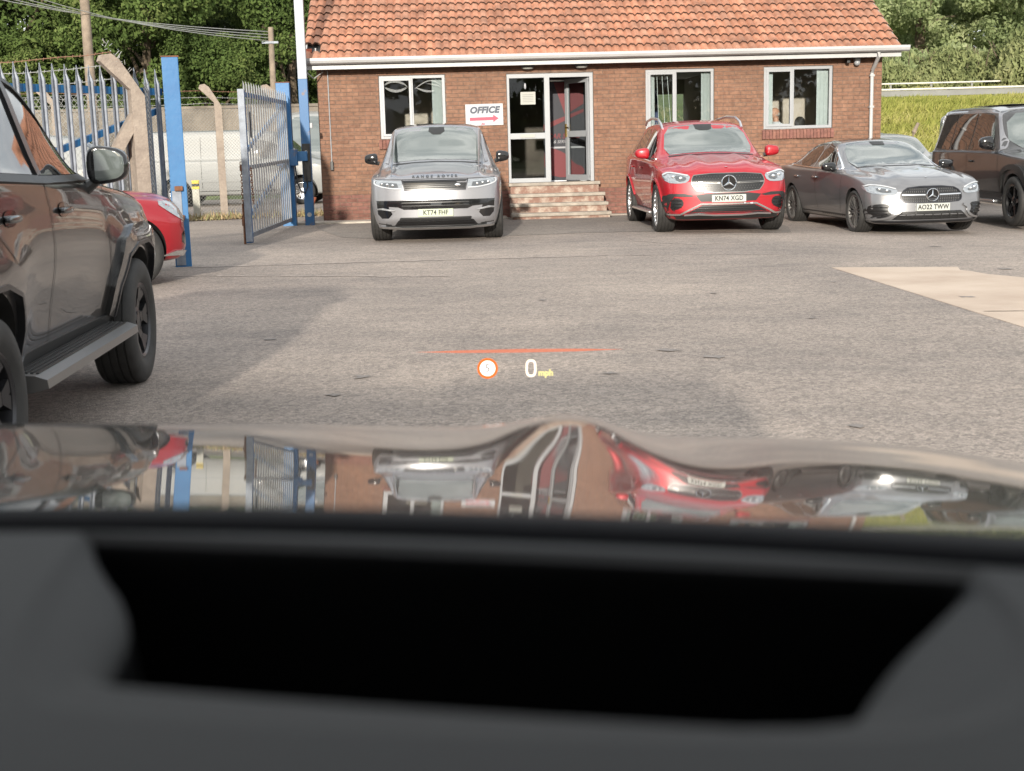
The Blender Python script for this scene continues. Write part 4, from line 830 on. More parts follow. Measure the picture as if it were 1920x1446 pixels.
for k in range(1, 26): link('pale', pm, pg, (.12+k*.186, random.uniform(-.003, .003), random.uniform(-.008, .008)))
# ---------------------------------------------------------------- fences
def crank_post(label, x, y, h, arm, rz, w=.15, strut=None, group='cranked concrete fence posts'):
    t = thing('fence_post', label, 'fence post', (x, y, 0), rz, group)
    b = MB(); pr = [(-w/2, -.3), (w/2, -.3), (w/2, h-.02), (w/2-arm[0]*.92+.04, h+arm[1]*.93), (w/2-arm[0]-.02, h+arm[1]+.035), (-w/2-arm[0]+.03, h+arm[1]+.02), (-w/2-arm[0], h+arm[1]-.05), (-w/2, h+.05)]
    b.prism(pr, -w*.42, w*.42, 'y'); b.build('shaft', 'concrete_post', t)
    if strut: MB().beam((-w*.2, 0, strut[0]), (-strut[1], 0, -.1), w*.75, w*.8).build('strut', 'concrete_post', t)
    return t
cpn = crank_post('big cranked concrete post with strut and snagged wire beside the blue gate post', -4.395, 16.30, 2.12, (.34, .43), R(32), .165, (1.86, 1.30))
MB().cbox(-.09, .06, .14, .29, -.2, 1.75, .01).build('stub_post', 'concrete_post', cpn)
sn = MB()
for k in range(26):
    c = Vector((-.36+random.uniform(0, .30), random.uniform(-.09, .09), 2.62-random.uniform(0, .10))); c.z = 2.72-(c.x+.36)*1.2+random.uniform(-.03, .03); sn.tube([c, c+Vector((random.uniform(-.06, .06), random.uniform(-.06, .06), random.uniform(-.02, .08)))], .004, 4)
sn.build('snagged_wire', 'wire', cpn)
far = [(-15.5, 26.2), (-12.4, 27.0), (-9.2, 27.9), (-6.05, 28.75), (-4.9, 29.6)]
FL = ['cranked concrete post of the wire fence, farthest left behind the palisade', 'second cranked concrete post along the wire fence behind the palisade', 'cranked concrete post of the wire fence just left of the white van', 'cranked concrete post in front of the white van between blue post and gate', 'cranked concrete post rising behind the open barred gate']
for (x, y), lb in zip(far, FL): crank_post(lb, x, y, 2.38, (.30, .40), R(14), .15)
def mesh_fence(name, label, P, z0, z1, cell, r, mt='wire', barbs=(2.42, 2.55, 2.68), lean=0.):
    t = thing(name, label, 'fence', (P[0][0], P[0][1], 0), 0, 'wire fences'); o = Vector((P[0][0], P[0][1], 0)); mb = MB()
    seg = [Vector((p[0], p[1], 0))-o for p in P]; cum = [0]
    for i in range(len(seg)-1): cum.append(cum[-1]+(seg[i+1]-seg[i]).length)
    def at(s):
        for i in range(len(seg)-1):
            if s <= cum[i+1] or i == len(seg)-2: return seg[i].lerp(seg[i+1], min(1, max(0, (s-cum[i])/(cum[i+1]-cum[i]))))
    T = cum[-1]; H = z1-z0
    for sgn in (1, -1):
        s = -H if sgn > 0 else 0
        while s < T+(0 if sgn > 0 else H):
            a0, b0 = (s, 0.), (s+sgn*H, H)
            # clip to fence span and split at panel points
            lo, hi = min(a0[0], b0[0]), max(a0[0], b0[0]); cs = [max(0, lo), min(T, hi)]
            if cs[1]-cs[0] > .02:
                br = [cs[0]]+[c for c in cum if cs[0] < c < cs[1]]+[cs[1]]
                pts = []
                for c in br:
                    p = at(c); zz = z0+(c-s)*sgn; pts.append((p.x, p.y, zz))
                mb.tube(pts, r, 3, cap=False)
            s += cell*1.414
    tag(mb.build('wire_mesh', mt, t), kind='stuff')
    for z in (z0, (z0+z1)/2, z1): MB().tube([(p.x, p.y, z) for p in seg], r*1.1, 4).build('line_wire', mt, t)
    for k, z in enumerate(barbs):
        n = int(T/.4); pts = [at(T*i/n)+Vector((-.07-.09*k, 0, z-.03*math.sin(PI*((T*i/n) % 3.2)/3.2)+random.uniform(-.008, .008))) for i in range(n+1)]; b = MB().tube(pts, .005, 4)
        for i in range(int(T/.12)):
            c = at(i*.12)+Vector((-.07-.09*k, 0, z-.03*math.sin(PI*((i*.12) % 3.2)/3.2))); b.tube([c+Vector((0, -.02, -.02)), c+Vector((0, .02, .02))], .0035, 3)
        b.build('barbed_strand', ('barb_rust' if k == 2 else 'wire'), t)
    return t
mesh_fence('wire_fence', 'chain-link fence with barbed wire across the drive in front of the white van', far, .15, 2.30, .052, .0028)
mesh_fence('wire_fence', 'chain-link fence with barbed wire behind the palisade gate leaf', [(-4.45, 16.42), (-7.6, 18.0), (-11.2, 18.9)], .1, 2.15, .06, .0025, barbs=(2.32, 2.48, 2.62))
# chain-link wrapped round the big post
wr = MB()
for k in range(34):
    z = .1+k*.062
    for s in (1, -1): wr.tube([(.115, -.10*s, z), (.118, .10*s, z+.12)], .0028, 3, cap=False)
tag(wr.build('wrapped_mesh', 'wire', cpn), kind='stuff')
bo = thing('bollard', 'short grey bollard with yellow and black bands before the white van', 'bollard', (-6.78, 29.4, 0), R(10)); MB().cbox(-.075, .075, -.075, .075, -.1, .62, .012).build('shaft', 'bollard', bo); MB().cbox(-.078, .078, -.078, .078, .621, .68, .012).build('band', 'yellow_band', bo); MB().cbox(-.077, .077, -.077, .077, .681, .735, .012).build('band', 'black_band', bo); MB().cbox(-.078, .078, -.078, .078, .736, .81, .012).build('band', 'yellow_band', bo)
es = flat('gravel_strip', [(-16, 25.6), (-9, 27.2), (-5.6, 28.3), (-4.0, 28.9), (-3.6, 30.4), (-6, 30.2), (-10, 29), (-16, 27.6)], 'earth', .02, None, 1); es['kind'] = 'structure'
wd = MB()
for k in range(2600):
    t = random.random(); x = -9.5+t*5.6+random.gauss(0, .1); y = 27.35+(x+9.2)*.27+random.gauss(.35, .28); h = random.uniform(.02, .22)*random.random(); a = random.uniform(0, PI); d = .018; wd.add([(x-d*math.cos(a), y-d*math.sin(a), .01), (x+d*math.cos(a), y+d*math.sin(a), .01), (x+random.gauss(0, .05), y+random.gauss(0, .05), .03+h)], [(0, 1, 2)])
rand_mat('dry_leaf', [(.30, .20, .11), (.36, .27, .15), (.20, .14, .08), (.22, .24, .09), (.40, .30, .18)], island=True); wdo = wd.build('weeds', 'dry_leaf'); tag(wdo, 'dry weeds and dead leaves along the foot of the wire fence', 'weeds', kind='stuff')
# ---------------------------------------------------------------- poles and wires
def tel_pole(label, x, y, h, r):
    t = thing('telegraph_pole', label, 'pole', (x, y, float(tz(np.array(x), np.array(y)))-.1), 0, 'telegraph poles'); MB().tube([(0, 0, 0), (.02, 0, h*.5), (.05, 0, h)], [r*1.15, r, r*.85], 14).build('shaft', 'wood_pole', t, smooth=True)
    MB().beam((-.25, -r, h-.5), (.3, -r, h-.5), .05, .07).build('cross_bar', 'galv', t); return t
tel_pole('thick wooden telegraph pole rising out of frame behind the palisade', -12.1, 40, 9.5, .14); tel_pole('thinner telegraph pole with wires in front of the dark wood', -7.8, 46, 5.35, .105)
for k in range(4):
    o = Vector((-7.8, 46, 5.3-.10*k)); e = Vector((-22+k*1.2, 30, 8.8)); pts = [o.lerp(e, i/14)-Vector((0, 0, 1.1*math.sin(PI*i/14))) for i in range(15)]
    w = MB().tube([p-o for p in pts], .012, 4).build('overhead_wire', 'wire', loc=o); tag(w, 'sagging overhead wire, %s of the bundle above the wood' % ('topmost', 'second', 'third', 'lowest')[k], 'wire', 'overhead wires')
# ---------------------------------------------------------------- vegetation
def leaf_mat(name, cols, trans=.22):
    m = bpy.data.materials.new(name); m.use_nodes = True; t = m.node_tree; t.nodes.clear(); lk = t.links.new; o = t.nodes.new('ShaderNodeOutputMaterial'); q = t.nodes.new('ShaderNodeNewGeometry')
    r = t.nodes.new('ShaderNodeValToRGB'); e = r.color_ramp.elements
    while len(e) < len(cols): e.new(.5)
    for i, c in enumerate(cols): e[i].position = i/(len(cols)-1); e[i].color = tuple(c)+(1,)
    n = t.nodes.new('ShaderNodeTexNoise'); n.inputs['Scale'].default_value = .35; n.inputs['Detail'].default_value = 3; lk(q.outputs['Position'], n.inputs['Vector'])
    mx = t.nodes.new('ShaderNodeMath'); mx.operation = 'MULTIPLY_ADD'; mx.inputs[1].default_value = .45; lk(q.outputs['Random Per Island'], mx.inputs[0])
    m2 = t.nodes.new('ShaderNodeMath'); m2.operation = 'MULTIPLY_ADD'; m2.inputs[1].default_value = 1.6; m2.inputs[2].default_value = -.52; lk(n.outputs['Fac'], m2.inputs[0]); lk(m2.outputs['Value'], mx.inputs[2]); lk(mx.outputs['Value'], r.inputs['Fac'])
    d = t.nodes.new('ShaderNodeBsdfDiffuse'); tr = t.nodes.new('ShaderNodeBsdfTranslucent'); mi = t.nodes.new('ShaderNodeMixShader'); mi.inputs['Fac'].default_value = trans
    lk(r.outputs['Color'], d.inputs['Color']); lk(r.outputs['Color'], tr.inputs['Color']); lk(d.outputs['BSDF'], mi.inputs[1]); lk(tr.outputs['BSDF'], mi.inputs[2]); lk(mi.outputs['Shader'], o.inputs['Surface']); M[name] = m
leaf_mat('leaf_dark', [(.026, .038, .018), (.050, .070, .028), (.085, .108, .042), (.155, .170, .068)]); leaf_mat('leaf_mid', [(.040, .066, .022), (.070, .105, .032), (.105, .148, .045), (.17, .20, .07)]); leaf_mat('leaf_far', [(.18, .225, .105), (.28, .335, .16), (.37, .42, .215), (.48, .51, .30)], .5); leaf_mat('leaf_bush', [(.15, .18, .08), (.22, .25, .11), (.29, .31, .145), (.38, .38, .20)], .35)
leaf_mat('blade', [(.15, .19, .045), (.24, .26, .065), (.33, .325, .095), (.44, .395, .17)], .3); mat('bark', (.10, .075, .05), .95, var=(6, .3), bump=(18, .6))
def crown_mesh(name, N, blobs, size, mt, seed, flat_=.55, up=.0):
    g = np.random.default_rng(seed); w = np.array([b[3]*b[4]*b[5] for b in blobs])**(2/3.); w = w/w.sum(); idx = g.choice(len(blobs), N, p=w); B = np.array(blobs)[idx]
    d = g.normal(size=(N, 3)); d /= np.linalg.norm(d, axis=1)[:, None]; rad = np.clip(1-np.abs(g.normal(0, .16, N)), .35, 1.08)[:, None]
    c = B[:, :3]+d*B[:, 3:6]*rad; nrm = d*.6+g.normal(0, flat_, (N, 3)); nrm[:, 2] += .25; nrm /= np.linalg.norm(nrm, axis=1)[:, None]
    a = np.cross(nrm, g.normal(size=(N, 3))); a /= np.linalg.norm(a, axis=1)[:, None]; b = np.cross(nrm, a); s = size*g.uniform(.55, 1.25, N)[:, None]
    V = np.empty((N, 4, 3)); V[:, 0] = c-a*s; V[:, 1] = c-b*s*.55+nrm*s*.12; V[:, 2] = c+a*s; V[:, 3] = c+b*s*.55+nrm*s*.12
    if up: V[:, 2, 2] += up
    me = bpy.data.meshes.new(name); me.vertices.add(N*4); me.vertices.foreach_set('co', V.ravel()); me.loops.add(N*4); me.loops.foreach_set('vertex_index', np.arange(N*4)); me.polygons.add(N); me.polygons.foreach_set('loop_start', np.arange(N)*4); me.polygons.foreach_set('loop_total', np.full(N, 4)); me.update(); me.validate(); me.materials.append(M[mt]); return me
def tree_proto(seed, h, r, mt, N=11000, leaf=.17):
    g = random.Random(seed); blobs = []
    for k in range(80):
        t = g.random(); z = h*(.16+.80*t); rr = r*math.sin(PI*min(1, max(.12, .18+.78*t)))**.7; a = g.uniform(0, 2*PI); q = rr*math.sqrt(g.random())*.95; s = r*g.uniform(.13, .32)
        blobs.append((q*math.cos(a), q*math.sin(a), z, s, s, s*.78))
    cm = crown_mesh('crown', N, blobs, leaf, mt, seed, .30 if mt == 'leaf_far' else .55)
    tb = MB(); tb.tube([(0, 0, -.4), (.05, .02, h*.25), (-.05, .05, h*.55), (.03, 0, h*.85)], [r*.085, r*.065, r*.04, r*.012], 9)
    for k in range(11):
        z = h*g.uniform(.18, .7); b = blobs[g.randrange(len(blobs))]; tb.tube([(0, 0, z), (b[0]*.5, b[1]*.5, (z+b[2])/2+.2), (b[0]*.9, b[1]*.9, b[2])], [r*.03, r*.018, r*.006], 6)
    tm = tb.build('trunk', 'bark', smooth=True); tmd = tm.data; bpy.data.objects.remove(tm); return cm, tmd
TP_ = {'d1': tree_proto(1, 13, 4.6, 'leaf_dark', 46000, .115), 'd2': tree_proto(2, 15, 5.2, 'leaf_dark', 52000, .12), 'm1': tree_proto(3, 13, 5.0, 'leaf_mid', 46000, .12), 'm2': tree_proto(4, 11, 4.4, 'leaf_mid', 40000, .115), 'f1': tree_proto(5, 13, 5.0, 'leaf_far', 40000, .14), 'f2': tree_proto(6, 12, 5.4, 'leaf_far', 40000, .14)}
def tree(kind, label, x, y, rz, sc, group):
    t = thing('broadleaf_tree', label, 'tree', (x, y, float(tz(np.array(x), np.array(y)))-.15), R(rz), group); t.scale = (sc, sc, sc*random.uniform(.95, 1.08)); cm, tm = TP_[kind]; link('crown', cm, t); link('trunk', tm, t); return t
LW = [('d1', -24.5, 56, 1.0, 'tree at the far left edge above the palisade'), ('m1', -19.8, 52, .95, 'lighter green tree left of the thick telegraph pole'), ('d2', -15.6, 57, 1.0, 'tall dark tree right behind the thick telegraph pole'), ('m2', -13.2, 51, .82, 'low green tree above the big cranked post'), ('d1', -10.6, 64, 1.0, 'tree spreading behind the thinner telegraph pole'), ('d2', -6.4, 66, 1.05, 'dark tree against the white and blue pole'), ('d2', -30, 66, 1.1, 'tall dark tree deep in the wood at far left'), ('d1', -21.5, 70, 1.2, 'tree deep in the wood showing over its neighbours'), ('m1', -8.4, 54, .66, 'small bright tree peeping over the barred gate'), ('d2', -14.5, 74, 1.25, 'tall tree deep in the wood behind the overhead wires'), ('d1', -2.0, 72, 1.0, 'tree behind the office roof by the left verge'), ('d2', -26, 80, 1.3, 'farthest tall tree behind the left edge of the wood'), ('d2', -18, 84, 1.3, 'farthest tall tree behind the thick telegraph pole'), ('d1', -9.5, 82, 1.35, 'farthest tall tree behind the thinner telegraph pole'), ('m2', -17.6, 49.5, .5, 'low bushy tree over the boundary wall behind the palisade'), ('m2', -11.0, 50, .5, 'low bushy tree over the boundary wall left of the barred gate')]
for i, (k, x, y, s, lb) in enumerate(LW): tree(k, lb, x, y, 37*i, s, 'trees of the wood beyond the fence')
RW = [('f1', 25.5, 84, 1.0, 'bright green tree just right of the office gable'), ('f2', 31.6, 80, 1.05, 'broad green tree in the middle of the right-hand tree line'), ('f1', 37.5, 92, 1.05, 'dark green tree at the right edge of the tree line'), ('f1', 29.4, 100, 1.2, 'tree standing behind the gap in the right-hand tree line'), ('m1', 43, 104, 1.1, 'far dark tree at the right edge of the picture'), ('f2', 23.0, 98, 1.0, 'tree showing past the office roof corner'), ('f2', 35.2, 84, .62, 'small tree in front of the dark one at the right edge'), ('f2', 34, 118, 1.3, 'farthest tree filling the gap of the right-hand tree line'), ('f1', 27, 122, 1.4, 'farthest tree left in the right-hand tree line')]
for i, (k, x, y, s, lb) in enumerate(RW): tree(k, lb, x, y, 53*i+20, s, 'trees beyond the road')
def bush_proto(seed, N, mt, leaf=.11):
    g = random.Random(seed); bl = []
    for k in range(16): a = g.uniform(0, 2*PI); q = 1.5*math.sqrt(g.random()); s = g.uniform(.45, .75); bl.append((q*math.cos(a), q*math.sin(a)*.8, g.uniform(.3, 1.35)-.25*q, s, s, s*.9))
    cm = crown_mesh('foliage', N, bl, leaf, mt, seed, up=.10); tb = MB()
    for k in range(9): a = g.uniform(0, 2*PI); tb.tube([(0, 0, -.2), (.5*math.cos(a), .5*math.sin(a), .7), (1.1*math.cos(a), .9*math.sin(a), 1.5)], [.05, .03, .01], 5)
    tm = tb.build('stems', 'bark'); d = tm.data; bpy.data.objects.remove(tm); return cm, d
BP = [bush_proto(11, 11000, 'leaf_bush', .085), bush_proto(12, 11000, 'leaf_bush', .085), bush_proto(13, 9000, 'leaf_far', .09)]
for i, (k, x, y, s, lb) in enumerate([(2, 18.9, 70.5, .85, 'dark low bush against the office gable'), (0, 20.6, 70, .95, 'pale willow bush, first beyond the downpipe'), (1, 22.6, 70.5, .85, 'pale green bush in the middle of the road hedge'), (0, 24.4, 70.2, .95, 'rounded bush right of the middle of the road hedge'), (1, 26.4, 69.6, 1.15, 'large olive bush at the right edge of the road hedge'), (1, 20.0, 68.6, .5, 'small pale bush low before the willow'), (0, 28.6, 70.5, 1.1, 'olive bush cut by the right frame edge'), (2, 23.4, 72.5, 1.1, 'darker bush set back in the road hedge')]):
    t = thing('hedge_bush', lb, 'bush', (x, y, float(tz(np.array(x), np.array(y)))-.1), R(61*i), 'bushes along the road'); s *= 1.6; t.scale = (s, s, s); link('foliage', BP[k][0], t); link('stems', BP[k][1], t)
# long grass on the bank and verges
def grass(name, n, x0, x1, y0, y1, h, label, seed):
    g = np.random.default_rng(seed); x = g.uniform(x0, x1, n); y = g.uniform(y0, y1, n); cl = np.sin(x*1.7+np.sin(y*1.1)*2)*.5+np.sin(y*2.3+x*.6)*.5; hh = h*g.uniform(.4, 1.15, n)*(1+.45*cl); a = g.uniform(0, PI, n); w = .035+.025*g.random(n); z = tz(x, y)-.06; lx = g.normal(.10, .16, n); ly = g.normal(-.05, .14, n)
    V = np.empty((n, 3, 3)); V[:, 0] = np.stack([x-w*np.cos(a), y-w*np.sin(a), z], 1); V[:, 1] = np.stack([x+w*np.cos(a), y+w*np.sin(a), z], 1); V[:, 2] = np.stack([x+lx, y+ly, z+hh], 1)
    me = bpy.data.meshes.new(name); me.vertices.add(n*3); me.vertices.foreach_set('co', V.ravel()); me.loops.add(n*3); me.loops.foreach_set('vertex_index', np.arange(n*3)); me.polygons.add(n); me.polygons.foreach_set('loop_start', np.arange(n)*3); me.polygons.foreach_set('loop_total', np.full(n, 3)); me.update(); me.validate(); me.materials.append(M['blade']); o = link(name, me); tag(o, label, 'grass', kind='stuff')
grass('grass', 60000, 8.5, 27, 38, 57.5, .30, 'long sunlit grass covering the bank below the road', 5); grass('verge_grass', 14000, 13, 29, 59.5, 68.5, .32, 'grass of the verge between the two roadside rails', 6)
def rail(label, y, z, h, mt, dark):
    t = thing('roadside_rail', label, 'barrier', (11, y, 0), 0, 'rails along the road'); x = 0
    MB().cbox(0, 30, -.04, .04, z-.02, z+h, .015).build('rail_beam', mt, t)
    if dark: MB().cbox(0, 30, .045, .12, z-.28, z-.03, .01).build('kerb_face', 'rail_grey', t)
    for k in range(16): MB().box(k*2-.05, k*2+.05, .05, .12, z-.7, z).build('rail_post', 'rail_grey', t)
rail('pale rail with grey kerb along the near side of the road', 58.2, 3.24, .055, 'rail_white', True); rail('thin pale rail along the far side of the road below the bushes', 67.0, 3.80, .05, 'rail_white', False)
rd = grid('road', np.linspace(0, 45, 10), np.linspace(58.5, 66.5, 5), lambda x, y: tz(x, y), 'tarmac_far', dz=.02)
# low wall with scrub behind the vans, dead branch on the bank, far house
lwall = thing('boundary_wall', 'low grey-brown wall behind the white vans', 'wall', (-8, 47, .1), R(4)); MB().cbox(-18, 7, -.2, .2, -.4, 2.75, .03).build('wall_face', 'hedge_wall', lwall); MB().cbox(-18, 7, -.25, .25, 2.75, 2.85, .02).build('coping', 'hedge_wall', lwall)
sk = thing('broken_post', 'crooked broken wooden post on the grass bank', 'post', (10.85, 36.2, float(tz(np.array(10.85), np.array(36.2)))-.2)); MB().tube([(0, 0, 0), (.02, 0, 1.45), (.06, 0, 1.62), (.17, 0, 1.86)], [.05, .045, .06, .04], 8).build('shaft', 'wood_pole', sk, smooth=True)
hs = thing('far_house', 'pale far house with slate roof among the trees at the right edge', 'house', (54.5, 140, 7.9), R(12)); MB().box(-4, 4, -3, 3, -2, 2.0).build('wall', 'render_wall', hs); MB().prism([(-3.5, 1.98), (3.5, 1.98), (0, 3.9)], -4.4, 4.4, 'x').build('roof', 'slate', hs)
for x in (-2.4, 0, 2.4): w = MB().box(x-.5, x+.5, -3.05, -3.002, .2, 1.4).build('window', 'white_upvc', hs); MB().box(x-.42, x+.42, -3.09, -3.055, .28, 1.32).build('pane', 'car_glass_dark', w)

# trees added unseen behind the viewer to darken reflections in glass and paint
g_ = random.Random(44); bb = []
for k in range(170):
    x = g_.uniform(-48, 48); s_b = g_.uniform(1.3, 2.6); bb.append((x, -58+g_.uniform(-5, 5), g_.uniform(.5, 8.5), s_b, s_b, s_b))
bt_ = link('unseen_tree_belt', crown_mesh('unseen_tree_belt', 30000, bb, .42, 'leaf_mid', 45)); tag(bt_, 'belt of trees added unseen behind the viewer to darken reflections in glass', 'trees', kind='stuff')
# ---------------------------------------------------------------- silver luxury SUV in front of the office
def make_rr():
    rows = [  # y   zb   ws   zs   wm   zm   wsh  zsh  wt   zte  zc
        (0.00, .20, .82, .30, .90, .55, .90, .88, .70, .945, .955),
        (0.22, .20, .90, .30, .965, .58, .945, .925, .72, .985, 1.01),
        (0.80, .22, .94, .32, 1.00, .62, .985, .985, .75, 1.05, 1.10),
        (1.30, .22, .93, .32, 1.00, .64, .985, 1.02, .775, 1.10, 1.165),
        (1.45, .22, .93, .32, 1.00, .64, .985, 1.03, .80, 1.135, 1.19),
        (2.28, .22, .92, .32, .995, .64, .98, 1.06, .70, 1.69, 1.755),
        (2.75, .22, .92, .32, .995, .64, .98, 1.07, .695, 1.725, 1.79),
        (3.80, .22, .92, .32, 1.00, .64, .985, 1.09, .675, 1.70, 1.765),
        (4.55, .26, .91, .36, .98, .66, .96, 1.10, .63, 1.62, 1.69),
        (4.82, .34, .88, .44, .95, .68, .93, 1.09, .62, 1.22, 1.26),
        (4.95, .40, .86, .48, .92, .68, .90, 1.06, .60, 1.12, 1.14)]
    lean = [(.2, .10), (.34, .0), (.60, .0), (.80, .02), (.95, .05), (1.1, .10), (2, .2)]
    def warp(A):
        x, y, z = A.T; hood = np.clip((y-.10)/.3, 0, 1)*np.clip((1.42-y)/.2, 0, 1)*(z > .9)
        A[:, 2] += hood*(.020*np.exp(-((np.abs(x)-.66)/.07)**2)-.012*np.exp(-((np.abs(x)-.50)/.08)**2)); return A
    c = Car('silver_suv', 'silver luxury SUV with black roof parked nose-out below the OFFICE sign', rows, 'silver_paint', cat='car', bow=.20, lean=lean, wheels=[(.90, .44), (3.90, .44)], warp=warp, group='cars parked in front of the office')
    for x in (-.86, .86):
        for y in (.90, 3.90): c.wheel(x, y, .39, .285, .275, 'split', 'alloy_dark', 5)
    c.patch('windscreen', [(-.755, 1.165), (-.4, 1.20), (0, 1.212), (.4, 1.20), (.755, 1.165), (.655, 1.665), (.35, 1.715), (0, 1.725), (-.35, 1.715), (-.655, 1.665)], 'car_glass', sp=.07, rnd=1)
    c.bstrip('pillar_trim', [(.785, 1.16), (.72, 1.50), (.685, 1.69)], .05, 'silver_paint', off=.008, thick=.006)
    c.patch('roof_panel', [(-.64, 2.36), (.64, 2.36), (.62, 4.4), (-.62, 4.4)], 'black_gloss', 'z', 1, sp=.14, rnd=1)
    c.patch('wiper_cowl', [(-.70, 1.36), (-.35, 1.36), (0, 1.355), (.35, 1.36), (.70, 1.36), (.70, 1.42), (0, 1.41), (-.70, 1.42)], 'black_plastic', 'z', 1, sp=.06)
    for sg in (-1, 1): c.patch('bonnet_vent', [(sg*.70, .98), (sg*.56, 1.00), (sg*.55, 1.14), (sg*.66, 1.16)], 'satin', 'z', 1, off=.004, thick=.006, sp=.04, rnd=1)
    c.patch('camera_housing', [(-.12, 1.712), (.12, 1.712), (.13, 1.65), (.06, 1.60), (-.06, 1.60), (-.13, 1.65)], 'black_plastic', off=.010, sp=.05)
    # lamps and grille
    lo = [(.885, .935), (.70, .925), (.49, .915), (.475, .80), (.62, .795), (.80, .825), (.90, .875)]
    for p in c.both('headlight', lo, 'lamp_glass', off=.004, thick=.006, sp=.04): pass
    c.both('lamp_insert', [(.80, .90), (.56, .885), (.54, .825), (.66, .82), (.82, .86)], 'lamp_dark', off=.014, sp=.04)
    c.bstrip('running_light', [(.885, .93), (.905, .88), (.80, .838), (.62, .808), (.49, .806)], .016, 'drl', off=.016, thick=.004, rnd=1)
    lens(c, .62, .855, .022); lens(c, .70, .865, .022); lens(c, .78, .875, .020)
    c.patch('grille', [(-.485, .925), (.485, .925), (.45, .785), (-.45, .785)], 'dark_grille', sp=.05)
    for k, z in enumerate((.905, .875, .845, .815)): c.strip('grille_bar', [(-.46+k*.006, z), (.46-k*.006, z)], .013, 'black_gloss', off=.006, thick=.010, sp=.08)
    c.strip('grille_frame', [(-.485, .928), (-.452, .782), (.452, .782), (.485, .928)], .018, 'alloy_dark', off=.004, thick=.010)
    v, f = superell((.335, c.hit(.335, .845, 'y', -1)[0].y-.018, .845), (.045, .008, .024), 2.2, 16, 8); MB().add(v, f).build('oval_badge', 'chrome', c.root, smooth=True)
    c.text('RANGE ROVER', 'black_gloss', 0, .972, .044, axis='y', xs=1.35, sp=1.9, bold=.002)
    # bumper
    c.patch('upper_intake', [(-.88, .635), (.88, .635), (.86, .56), (.55, .535), (.47, .50), (-.47, .50), (-.55, .535), (-.86, .56)], 'black_gloss', sp=.06)
    for k in range(2): c.strip('intake_bar', [(-.50, .60-k*.045), (.50, .60-k*.045)], .012, 'dark_grille', off=.006, thick=.008, sp=.1)
    c.both('corner_intake', [(.875, .625), (.70, .615), (.69, .52), (.64, .44), (.70, .375), (.80, .375), (.86, .44)], 'black_gloss', off=.006, sp=.05)
    c.both('intake_blade', [(.86, .522), (.78, .53), (.60, .488), (.66, .482), (.80, .505), (.865, .500)], 'satin', off=.010, thick=.020, sp=.05)
    c.patch('sensor_panel', [(-.08, .60), (.10, .60), (.08, .55), (-.06, .55)], 'lamp_dark', off=.012, sp=.05)
    c.patch('lower_grille', [(-.52, .385), (.52, .385), (.62, .26), (-.62, .26)], 'dark_grille', sp=.06)
    for k in range(3): c.strip('lower_grille_bar', [(-.50-k*.035, .355-k*.034), (.50+k*.035, .355-k*.034)], .010, 'black_gloss', off=.006, thick=.008, sp=.1)
    c.strip('bumper_chin', [(-.86, .245), (-.62, .235), (-.5, .222), (.5, .222), (.62, .235), (.86, .245)], .030, 'satin', off=.006, thick=.014)
    c.patch('chin_skirt', [(-.84, .228), (-.5, .205), (.5, .205), (.84, .228), (.80, .16), (-.80, .16)], 'black_plastic', off=.004, thick=.006, sp=.08)
    c.both('corner_slot', [(.86, .305), (.66, .282), (.66, .272), (.86, .292)], 'black_plastic', sp=.05)
    c.strip('bonnet_gap', [(-.90, .945), (-.5, .938), (0, .942), (.5, .938), (.90, .945)], .007, 'black_plastic', off=.003)
    c.plate('KT74 FHF', .45, 'plate_green')
    c.both('side_window', [(1.70, 1.14), (2.40, 1.62), (2.9, 1.67), (4.1, 1.63), (4.45, 1.40), (4.3, 1.17)], 'car_glass_dark', axis='x', sp=.08, rnd=1)
    c.mirror(1.045, 1.72, 1.235, 'black_gloss', (.105, .075, .085)); c.handles((2.25, 3.25), .96, 'silver_paint')
    c.both('side_sill', [(1.36, .24), (3.44, .24), (3.44, .34), (1.36, .34)], 'black_plastic', axis='x', sp=.1)
    for sg in (-1, 1): c.strip('door_seam', [(1.50, 1.05), (1.52, .6), (1.62, .36)], .008, 'black_plastic', 'x', sg, rnd=1)
    return c
rr = place(make_rr(), -1.06, 19.85, 1.4)
